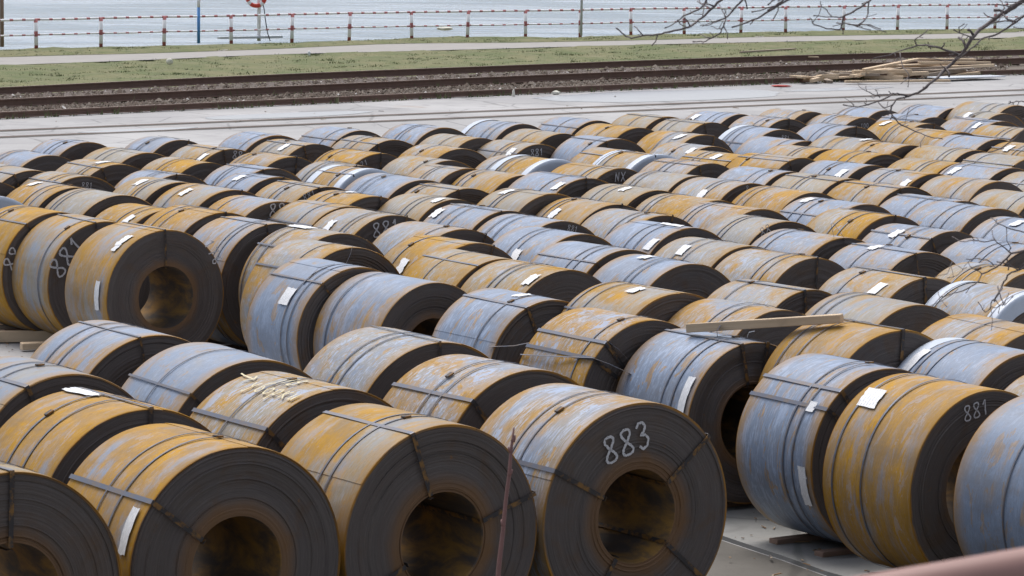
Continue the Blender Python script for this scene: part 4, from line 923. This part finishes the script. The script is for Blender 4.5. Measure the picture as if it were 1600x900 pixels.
for c in ((.105, .135, .048), (.125, .145, .062), (.165, .160, .09), (.095, .125, .045)): me.materials.append(simple('grass_blade', c, .9))
tag(link('grass_tufts', me), 'short green and dry grass covering the bank', 'grass', None, 'stuff')

# ------------------------------------------------------------------ fence
def mat_stripe(name, period, duty, phase, axis, rot=False):
    t = NT(name); c = t.sep(t.obj())[axis]
    fr = t.math('FRACT', t.math('ADD', t.math('DIVIDE', c, period), phase))
    m = t.math('LESS_THAN', fr, duty); n = t.noise(t.obj(), 8, 4, .6)
    col = t.mix(m, (.84, .83, .84), (.40, .12, .12)); col = t.mix(t.math('MULTIPLY', t.ramp(n, .55, .8), .35), col, (.35, .27, .24)); return t.out(col, .5)
M_PST = mat_stripe('post_red_white', .47, .38, .0, 2); M_RST = mat_stripe('rail_red_white', .50, .28, .0, 0)
FP = [(-18.3, 111.1), (-16.04, 113.2), (-14.08, 114.9), (-12.11, 116.6), (-9.92, 118.2), (-7.92, 120.0), (-5.97, 121.7), (-3.76, 123.3), (-1.75, 124.6), (0.4, 125.9), (2.46, 127.2), (4.43, 128.9), (6.53, 130.2), (8.8, 131.6), (10.65, 132.9), (13.05, 134.3), (15.38, 135.9), (17.53, 137.1), (19.64, 138.3), (21.8, 139.5)]
fence = tag(link('railing_fence', None, None, (0, 125, 0)), 'long red and white striped pipe railing along the water', 'railing')
for i, (x, y) in enumerate(FP):
    z0 = .05; bm = bmesh.new()
    bmesh.ops.create_cone(bm, cap_ends=True, segments=10, radius1=.065, radius2=.065, depth=1.06)
    bmesh.ops.translate(bm, verts=bm.verts, vec=(0, 0, .53)); me = bm_mesh('post', bm, True); me.materials.append(M_PST)
    p = link('post', me, fence, (x, y-125, z0-.05)); p.rotation_euler = (random.uniform(-.02, .02), random.uniform(-.025, .035), 0)
    if i:
        px, py = FP[i-1]; d = Vector((x-px, y-py, 0)); 
        for h, r in ((1.04, .038), (.53, .028)):
            me = tube('pipe', [(-.02, 0, 0), (d.length/2, 0, random.uniform(-.012, .004)), (d.length+.02, 0, 0)], r, 8); me.materials.append(M_RST)
            q = link('pipe', me, fence, (px, py-125, z0-.05+h)); q.rotation_euler[2] = math.atan2(d.y, d.x)
def pole(name, x, y, h, r, mats, label, cat, segs):
    t = tag(link(name, None, None, (x, y, .1)), label, cat)
    z = 0
    for i, (hh, m) in enumerate(segs):
        me = tube(name, [(0, 0, z), (0, 0, z+hh)], r, 12); me.materials.append(m); link('shaft', me, t); z += hh
    return t
M_BLUE = simple('blue_paint', (.08, .26, .58), .5); M_WP = simple('white_paint', (.75, .75, .76), .5); M_GP = simple('grey_paint', (.50, .53, .57), .5); M_BR = simple('tan_paint', (.27, .19, .16), .6)
pole('blue_pole', -10.99, 117.4, 4, .055, None, 'thin blue pole with a white top by the striped railing', 'pole', [(1.25, M_BLUE), (.45, M_WP), (1.2, M_BLUE)])
wp = pole('white_pole', -9.06, 119.6, 4, .065, None, 'white pole carrying the red and white lifebuoy', 'pole', [(3.2, M_WP)])
pole('grey_pole', 2.49, 126.6, 5, .045, None, 'thin grey pole standing behind the striped railing', 'pole', [(5, M_GP)])
pole('brown_pole', -17.22, 113.4, 5, .07, None, 'brownish pole cut off by the left edge of the photo', 'pole', [(5, M_BR)])
bm = bmesh.new(); seg, ts = 48, 12; grid = []
for i in range(seg):
    a = 2*math.pi*i/seg; row = []
    for j in range(ts):
        b = 2*math.pi*j/ts; rr = .31+.075*math.cos(b); row.append(bm.verts.new((rr*math.cos(a), .06*math.sin(b), rr*math.sin(a))))
    grid.append(row)
for i in range(seg):
    for j in range(ts):
        f = bm.faces.new((grid[i][j], grid[(i+1) % seg][j], grid[(i+1) % seg][(j+1) % ts], grid[i][(j+1) % ts])); f.material_index = 1 if (i % 12) in (4, 5, 6) else 0
bmesh.ops.recalc_face_normals(bm, faces=bm.faces[:])
me = bm_mesh('lifebuoy', bm, True); me.materials.append(simple('buoy_red', (.55, .05, .03), .5)); me.materials.append(M_WP)
lb = tag(link('lifebuoy', None, None, (-9.15, 119.45, 1.66)), 'red and white lifebuoy hanging on the white pole', 'lifebuoy'); link('ring', me, lb)
rp = tube('rope', [(.2, 0, -.1), (.28, -.02, -.4), (.33, 0, -.8), (.4, .02, -1.25), (.5, .02, -1.55)], .018, 6); rp.materials.append(simple('dark_rope', (.06, .06, .07), .8)); link('rope', rp, lb)

# ------------------------------------------------------------------ timber heap by the track
rnd = random.Random(11)
heap_lab = []
names_ = ['split', 'grey', 'short', 'long', 'pale', 'thin', 'thick', 'cracked']
def heap(cx, cy, n, len0, dirn, spread, zmax, side, seed0):
    for i in range(n):
        L_ = rnd.uniform(*len0); a = dirn+rnd.gauss(0, spread); z = .06+zmax*(i/n); ox, oy = rnd.uniform(-.9, .9), rnd.uniform(-.7, .7)
        dx, dy = math.cos(a)*L_/2, math.sin(a)*L_/2
        timber('heap_timber', (cx+ox-dx, cy+oy-dy, z+rnd.uniform(-.05, .05)), (cx+ox+dx, cy+oy+dy, z+rnd.uniform(-.05, .12)), rnd.choice((.1, .14, .2)), rnd.choice((.05, .08, .11)),
               rnd.choice((M_WOOD, M_WOOD, M_WOODG)), f'broken timber in the {side} part of the heap by the railway', 'timber', f'broken timbers in the {side} part of the heap', seed0+i)
heap(9.3, 99.7, 12, (.5, 1.0), .5, .9, .18, 'left', 100)
heap(11.0, 101.0, 14, (1.0, 2.4), .45, .3, .22, 'middle', 200)
heap(13.1, 102.9, 12, (1.4, 2.6), .35, .2, .30, 'right', 300)
for i, (p, q, lab) in enumerate([((9.7, 98.9, .08), (12.9, 100.0, .08), 'long pale board lying foremost along the timber heap'), ((10.4, 100.4, .35), (12.2, 102.4, .58), 'pale board slanting upward out of the heap'),
     ((12.3, 102.6, .46), (14.6, 103.7, .44), 'long pale board on top of the right heap'), ((12.6, 101.0, .10), (14.7, 102.6, .09), 'dark flat panel edge at the right foot of the heap'), ((12.4, 104.0, .50), (14.3, 104.8, .46), 'hindmost pale beam lying high on the heap')]):
    timber('heap_board', p, q, .16 if i != 3 else .7, .07 if i != 3 else .03, M_WOOD if i != 3 else M_GP, lab, 'timber', None, 400+i)

# small litter
def lump(name, x, y, z, s, mat, label, cat, seed):
    r = random.Random(seed); bm = bmesh.new(); bmesh.ops.create_icosphere(bm, subdivisions=2, radius=1)
    for v in bm.verts: v.co = Vector((v.co.x*s[0], v.co.y*s[1], v.co.z*s[2]))*(1+.25*mnoise.noise(v.co*2+Vector((seed, 0, 0))))
    me = bm_mesh(name, bm); me.materials.append(mat); return tag(link(name, me, None, (x, y, z)), label, cat)
M_LW = simple('pale_litter', (.62, .60, .52), .8); M_LR = simple('red_rag_cloth', (.40, .06, .05), .8)
lump('pale_block', -10.49, 102.6, .25, (.11, .09, .11), M_LW, 'small pale block lying on the left part of the grass bank', 'litter', 1)
lump('paper_scrap', -6.63, 108.9, .22, (.05, .05, .09), M_PAPER, 'small white scrap standing in the grass left of centre', 'litter', 2)
lump('white_stump', -.02, 91.6, .08, (.04, .04, .12), M_LW, 'small white stump beside the edge rail at centre', 'litter', 3)
lump('white_stone', 1.15, 92.6, .05, (.12, .08, .06), M_LW, 'white stone beside the edge rail right of the white stump', 'litter', 4)
lump('red_rag', 7.7, 97.2, .03, (.30, .07, .035), M_LR, 'crumpled red rag on the apron left of the timber heap', 'rag', 5)
timber('bank_board', (7.6, 113.4, .2), (9.6, 115.7, .22), .14, .05, M_WOODG, 'grey board lying in the grass above the red rag', 'board', None, 71)
timber('bank_stick', (9.3, 111.5, .16), (10.0, 111.0, .18), .07, .05, M_WOOD, 'short pale stick in the grass near the rails', 'stick', None, 72)
timber('shore_board', (-10.4, 118.7, .24), (-8.3, 120.0, .24), .25, .08, M_GP, 'flat grey board in the grass near the white pole', 'board', None, 73)
lump('shore_rubbish', -2.6, 125.9, .34, (.32, .12, .07), M_LW, 'small heap of pale rubbish on the shore hump', 'litter', 6)
# white tarpaulin corner lying over the coil gap at far left
bm = bmesh.new(); g_ = [[bm.verts.new((-6.9+.16*i, 42.9+.14*j+.06*i, 1.60+.10*math.sin(i*.9+j)-.012*i*i)) for j in range(4)] for i in range(7)]
for i in range(6):
    for j in range(3): bm.faces.new((g_[i][j], g_[i+1][j], g_[i+1][j+1], g_[i][j+1]))
#me = bm_mesh('tarpaulin', bm, True)
bm.free()

# ------------------------------------------------------------------ foreground: bare tree, shoot, handrail
TH = PITCH
def at(px, py, d):
    dx, dy = px-800, py-450; cr, sr = math.cos(ROLL), math.sin(ROLL); X = dx*cr+dy*sr; Y = -(-dx*sr+dy*cr)
    c, s = math.cos(TH), math.sin(TH); v = Vector((X, FPX*c+Y*s, -FPX*s+Y*c)); v = v/v.y*d
    return Vector((v.x, v.y, v.z+CAM_H))
tbk = NT('twig_bark'); M_BARK = tbk.out(tbk.mix(tbk.noise(tbk.obj(), 30, 4, .6), (.060, .048, .050), (.125, .102, .10)), .7)
tree = tag(link('bare_tree', None, None, (3.6, 11.4, 0)), 'bare leafless tree reaching twigs into the upper right of the view', 'tree')
T0 = Vector((3.6, 11.4, 0))
def limb(pts, rads, name='branch'):
    me = tube(name, [Vector(p)-T0 for p in pts], rads, 7); me.materials.append(M_BARK); return link(name, me, tree)
trunk_pts = [(3.6, 11.4, 0), (3.62, 11.42, 1.5), (3.5, 11.35, 3.2), (3.55, 11.3, 5.0), (3.3, 11.2, 6.6), (3.1, 11.1, 8.2)]
limb(trunk_pts, [.16, .135, .12, .10, .07, .04], 'trunk')
def S8(o, sc_, l): return [(o[0]+x/sc_, o[1]+y/sc_) for x, y in l]
c7 = lambda l: S8((800, 0), 4, l); c8 = lambda l: S8((1200, 0), 4, l); c4 = lambda l: S8((1200, 140), 4, l); zz = lambda l: S8((1280, 290), 5, l); aa = lambda l: S8((1280, 400), 5, l); uu = lambda l: S8((1280, 150), 5, l)
BR = [ # pixel polyline of the twig seen in the air, start width px, end width px, distance m
 (c7([(1330, -30), (1310, 0), (1245, 55), (1190, 110), (1130, 155), (1080, 175), (980, 200), (910, 215), (820, 222), (745, 240), (700, 215), (650, 175)]), 4.2, 2.0, 10.6),
 (c7([(820, 222), (790, 190), (765, 165)]), 2.2, 1.4, 10.6), (c7([(1215, 0), (1185, 45), (1110, 85), (1060, 110), (1020, 140), (955, 175)]), 3.2, 1.6, 10.8), (c7([(1035, 125), (1050, 150), (1085, 168)]), 2, 1.4, 10.7),
 (c7([(1460, -20), (1440, 0), (1385, 60), (1335, 110), (1325, 150), (1305, 205), (1240, 240), (1195, 262), (1130, 260)]), 3.6, 1.5, 10.4), (c7([(1240, 238), (1200, 225), (1175, 210)]), 2, 1.2, 10.4),
 (c7([(1335, 112), (1290, 130), (1240, 155), (1175, 160)]), 2.2, 1.2, 10.4), (c7([(1335, 105), (1310, 60), (1290, 20)]), 2, 1.0, 10.4), (c7([(1305, 180), (1275, 178), (1245, 165)]), 1.6, 1, 10.4), (c7([(1245, 55), (1200, 35), (1160, 8)]), 2.6, 1.4, 10.6),
 (c7([(1190, 110), (1200, 40), (1170, 0)]), 2, 1.2, 10.7), (c7([(1310, 60), (1350, 55), (1380, 65)]), 1.4, 1, 10.4),
 (c7([(1640, 50), (1560, 100), (1470, 140), (1375, 170)]), 3.4, 2.2, 10.2), (c7([(1640, 40), (1570, 60), (1500, 75)]), 2.2, 1.8, 10.2), (c8([(110, -15), (95, 0), (50, 35), (0, 65)]), 3.2, 2.6, 10.2), (c8([(40, 0), (0, 30)]), 2, 2, 10.2),
 (c8([(655, -20), (640, 0), (600, 30), (530, 75), (470, 105), (465, 150), (450, 185), (370, 180), (290, 155), (260, 110)]), 3.8, 1.6, 11.0), (c8([(470, 105), (400, 105), (285, 98)]), 2.4, 1.3, 11.0), (c8([(400, 105), (370, 65), (335, 40), (328, 10)]), 1.8, 1.2, 11.0),
 (c8([(630, 10), (625, 85), (600, 130), (560, 160), (500, 150), (430, 143)]), 2.4, 1.8, 11.0), (c8([(500, 150), (560, 156), (640, 155), (705, 182)]), 2.4, 1.4, 11.0), (c8([(560, 160), (590, 172)]), 1.5, 1, 11.0),
 (c8([(1660, -45), (1600, 0), (1540, 40), (1480, 80), (1400, 130), (1320, 185), (1270, 240), (1240, 300), (1200, 350), (1150, 400), (1090, 450), (1040, 500), (990, 545), (940, 580), (880, 600), (820, 590), (780, 585), (700, 630), (620, 655), (560, 668), (470, 655)]), 8, 1.6, 11.4),
 (c4([(880, 40), (800, 60), (770, 110), (775, 170), (830, 220), (930, 265), (1010, 295), (1090, 308)]), 3.0, 1.4, 11.4), (c8([(780, 585), (740, 590), (670, 595), (615, 570), (612, 540)]), 2.2, 1.2, 11.4), (c8([(700, 610), (670, 560)]), 1.5, 1, 11.4), (c8([(690, 640), (720, 675), (760, 665), (790, 640)]), 1.8, 1.1, 11.4),
 (c8([(620, 655), (600, 640)]), 1.6, 1, 11.4), (c8([(535, 660), (530, 645)]), 1.6, 1, 11.4), (c8([(1660, 60), (1600, 100), (1530, 150), (1470, 190), (1400, 225), (1330, 245), (1290, 290), (1240, 330), (1180, 370)]), 3.6, 2.0, 11.2), (c8([(1330, 245), (1280, 245)]), 2.2, 2, 11.2),
 (c8([(1200, 345), (1130, 320), (1060, 295), (990, 280), (930, 285), (850, 310), (760, 345), (660, 365)]), 4.0, 1.2, 11.4), (c8([(930, 280), (915, 255), (960, 220), (1000, 185)]), 2.2, 1.4, 11.4), (c8([(1010, 285), (1000, 265)]), 1.6, 1.2, 11.4), (c8([(1180, 375), (1100, 382), (990, 360)]), 2.2, 1, 11.5),
 (c8([(1275, 235), (1220, 215), (1160, 185)]), 2.2, 1.6, 11.3), (c8([(1200, 205), (1192, 170), (1225, 150)]), 1.8, 1.4, 11.3), (c8([(1230, 300), (1225, 250), (1255, 225)]), 1.8, 1.2, 11.3), (c8([(1220, 220), (1205, 250)]), 1.5, 1, 11.3),
 (c8([(1530, 50), (1450, 30), (1400, 28)]), 2.2, 1.4, 11.3), (c8([(1400, 130), (1450, 90), (1480, 50), (1450, 0), (1430, -20)]), 2.4, 1.4, 11.3), (c8([(1470, 90), (1500, 125), (1540, 130), (1600, 95), (1640, 80)]), 2.6, 2.6, 11.3), (c8([(1320, 185), (1370, 160), (1440, 130), (1460, 100)]), 2, 1.4, 11.3), (c8([(1640, 185), (1580, 178), (1535, 168)]), 2, 1.4, 11.1),
 (c8([(1640, 20), (1560, 15), (1480, 12)]), 2, 1.2, 11.1), (c8([(1500, 70), (1520, 30), (1560, 20)]), 1.8, 1.2, 11.1),
 (c8([(1110, 430), (1075, 400)]), 1.6, 1, 11.4), (c8([(825, 330), (840, 410), (880, 470), (875, 545)]), 1.8, 1, 11.5), (c8([(875, 480), (830, 525)]), 1.4, .9, 11.5), (c8([(885, 670), (855, 770)]), 1.0, .8, 11.5),
 (zz([(1680, 610), (1600, 640), (1530, 670), (1470, 700), (1430, 780), (1400, 850), (1370, 900)]), 3.2, 2.4, 10.0), (zz([(1700, 480), (1500, 530), (1440, 590), (1380, 640), (1270, 690), (1240, 750), (1150, 810), (1050, 840), (950, 870)]), 3.6, 1.2, 10.0), (zz([(1270, 690), (1220, 655), (1190, 640), (1165, 600)]), 1.8, 1.1, 10.0),
 (zz([(1500, 530), (1440, 480), (1370, 420), (1350, 350)]), 2.6, 1.2, 10.0), (zz([(1370, 425), (1290, 440), (1220, 430), (1100, 435), (1040, 400)]), 2.0, 1.0, 10.0), (zz([(1150, 575), (1240, 570), (1310, 580), (1360, 620)]), 1.4, 1.6, 10.0), (zz([(1220, 430), (1180, 385)]), 1.4, .9, 10.0),
 (zz([(1340, 250), (1400, 300), (1500, 340), (1600, 365), (1700, 370)]), 1.3, 2.6, 10.0), (zz([(1380, 290), (1390, 265)]), 1.2, .9, 10.0), (zz([(1040, 590), (1000, 690), (900, 715)]), 1.2, .8, 10.0), (zz([(1150, 640), (1080, 700), (1000, 720)]), 1.2, .8, 10.0),
 (aa([(1430, 250), (1400, 290), (1350, 350), (1340, 400), (1300, 440), (1240, 360)]), 2.2, 1.2, 10.0), (aa([(1395, 240), (1420, 330), (1450, 385), (1500, 330), (1510, 310)]), 2.0, 1.0, 10.0), (aa([(1340, 395), (1380, 405), (1440, 380)]), 1.6, 1.2, 10.0), (aa([(930, 280), (940, 340), (1000, 400)]), 1.2, .8, 10.0), (aa([(1050, 290), (960, 350), (870, 390)]), 1.0, .8, 10.0),
 (aa([(1480, 290), (1460, 330), (1450, 370)]), 1.4, 1, 10.0), (uu([(1680, 200), (1600, 270), (1540, 330), (1490, 360), (1420, 410), (1320, 440)]), 4.0, 1.6, 9.6), (uu([(1680, 40), (1600, 45), (1540, 40), (1480, 60)]), 2.2, 1.4, 9.6), (uu([(1520, 65), (1490, 40)]), 1.4, 1, 9.6)]
rb = random.Random(5)
for l, w0, w1, d in BR:
    n = len(l); pts = []
    for i, (px, py) in enumerate(l):
        pts.append(at(px, py, d + .06*math.sin(i*1.3+px*.01)))
    # refine and wobble
    fine = []
    for i in range(n-1):
        for k in range(3):
            q = pts[i].lerp(pts[i+1], k/3)
            if k: q = q + Vector((rb.uniform(-1, 1), rb.uniform(-1, 1), rb.uniform(-1, 1)))*.0022
            fine.append(q)
    fine.append(pts[-1]); m_ = len(fine)
    rads = [max(.0009, (w0+(w1-w0)*i/(m_-1))/2*d/FPX*.98*(1+(.35 if i % 6 == 0 else 0)*.5)) for i in range(m_)]
    rads[-1] *= 1.4                       # bud at the tip
    limb(fine, rads)
    for q in range(1, m_-2, 4):           # short spurs and buds
        if rb.random() < .55:
            dv = (fine[q+1]-fine[q]).normalized(); side = Vector((rb.uniform(-1, 1), rb.uniform(-.6, .6), rb.uniform(-1, 1))); side = (side-dv*side.dot(dv)).normalized()
            ln = rb.choice((.012, .02, .035, .06)); e1 = fine[q]+(dv*.5+side)*ln*.6; e2 = e1+(dv*.9+side*.6)*ln*.5
            limb([fine[q], e1, e2], [rads[q]*.8, rads[q]*.6, rads[q]*.75], 'twig')
# limbs outside the frame that tie the twigs to the trunk
for (px, py), d, w_ in (((1615, -11), 11.4, .010), ((1364, -5), 11.0, .006), ((1132, -8), 10.6, .006), ((1165, -5), 10.4, .006), ((1615, 412), 10.0, .006), ((1620, 386), 10.0, .006), ((1616, 190), 9.6, .008), ((1615, 15), 11.2, .006), ((1210, 12), 10.2, .006)):
    e = at(px, py, d); s_ = Vector((3.45, 11.3, max(4.4, e.z+.5))); mid = (e+s_)/2+Vector((.1, 0, .35))
    if px < 1400: mid = Vector(((e.x+3.3)/2, (e.y+11.2)/2, 6.1)); s_ = Vector((3.35, 11.25, 6.2))
    limb([s_, s_.lerp(mid, .5)+Vector((0, 0, .05)), mid, mid.lerp(e, .5), e], [.03, .024, .018, .012, w_*.45])
# thin red-brown shoot in front of the coils
M_SHOOT = simple('red_bark', (.15, .07, .062), .6, 0, .35, 20)
sp = [at(778, 905, 12.0), at(780, 880, 12.0), at(786, 830, 12.0), at(790, 785, 12.0), at(796, 740, 12.0), at(799, 700, 12.0), at(803, 668, 12.0)]
S0 = Vector((sp[0].x-.25, 12.1, 0)); full = [S0, S0+Vector((.04, 0, 1.0)), S0+Vector((.12, -.05, 1.9)), Vector((sp[0].x-.06, 12.02, 2.7))]+sp
sh_ = tag(link('woody_shoot', None, None, S0), 'thin red-brown shoot standing in front of the coils, left of 883', 'shoot')
me = tube('stem', [p-S0 for p in full], [.016, .013, .011, .0095, .009, .0088, .008, .007, .0072, .0055, .003], 8); me.materials.append(M_SHOOT); link('stem', me, sh_)
for (px, py), (qx, qy) in (((787, 822), (783, 812)), ((795, 742), (801, 734)), ((799, 706), (794, 698)), ((801, 690), (805, 680))):
    me = tube('bud', [at(px, py, 12.0)-S0, (at(px, py, 12.0)+at(qx, qy, 12.0))/2-S0, at(qx, qy, 12.0)-S0], [.009, .008, .003], 6); me.materials.append(M_SHOOT); link('bud', me, sh_)
# out-of-focus rusty handrail in the bottom right corner
M_HR = simple('handrail_paint', (.26, .145, .125), .6, 0, .2, 5)
h0, h1, h2 = at(1330, 938, 2.5), at(1620, 888, 2.5), at(2100, 800, 2.6)
hb = Vector((h0.x, h0.y, 0)); hr = tag(link('handrail', None, None, hb), 'blurred reddish pipe handrail crossing the bottom right corner', 'handrail')
me = tube('top_pipe', [Vector(p)-hb for p in (h0+(h0-h1)*.3, h0, h1, h2)], .0175, 16); me.materials.append(M_HR); link('top_pipe', me, hr)
me = tube('post', [Vector((h2.x, h2.y, 0))-hb, h2-hb], .017, 12); me.materials.append(M_HR); link('post', me, hr)
q0 = h0+(h0-h1)*.3
me = tube('post', [Vector((q0.x, q0.y, 0))-hb, q0-hb], .017, 12); me.materials.append(M_HR); link('post', me, hr)
print('objects', len(bpy.data.objects))

# chips of wood, rust flakes and strapping scraps on the concrete
rnd = random.Random(77); vs, fs, mi = [], [], []
for _ in range(600):
    if rnd.random() < .55: x, y = rnd.uniform(.8, 5.5), rnd.uniform(24.5, 33)
    elif rnd.random() < .5: x, y = rnd.uniform(-7.5, -4.8), rnd.uniform(40, 45)
    else: x, y = rnd.uniform(-14, 18), rnd.uniform(60, 92)
    s = rnd.uniform(.006, .018)*(1.8 if y > 50 else 1); a = rnd.uniform(0, 6.28); l = s*rnd.choice((1, 1, 1.5, 4)); z = .045 if (x > 1 and 24 < y < 34) else .012
    b0 = len(vs); cx_, sx_ = math.cos(a), math.sin(a)
    for (u, v, w_) in ((-l, -s*.6, 0), (l, -s*.6, 0), (l, s*.6, 0), (-l, s*.6, 0), (-l*.8, -s*.4, s*.5), (l*.7, -s*.4, s*.4), (l*.8, s*.4, s*.5), (-l*.7, s*.3, s*.45)):
        vs.append((x+u*cx_-v*sx_, y+u*sx_+v*cx_, z+w_))
    for f in ((4, 5, 6, 7), (0, 1, 5, 4), (1, 2, 6, 5), (2, 3, 7, 6), (3, 0, 4, 7)): fs.append(tuple(b0+q for q in f)); mi.append(rnd.choice((0, 0, 1, 2)))
me = mesh('yard_debris', vs, fs, False, mi)
for c in ((.20, .12, .06), (.34, .27, .19), (.10, .09, .085)): me.materials.append(simple('debris', c, .85))
tag(link('yard_debris', me), 'small wood chips and rust flakes scattered on the concrete', 'debris', None, 'stuff')
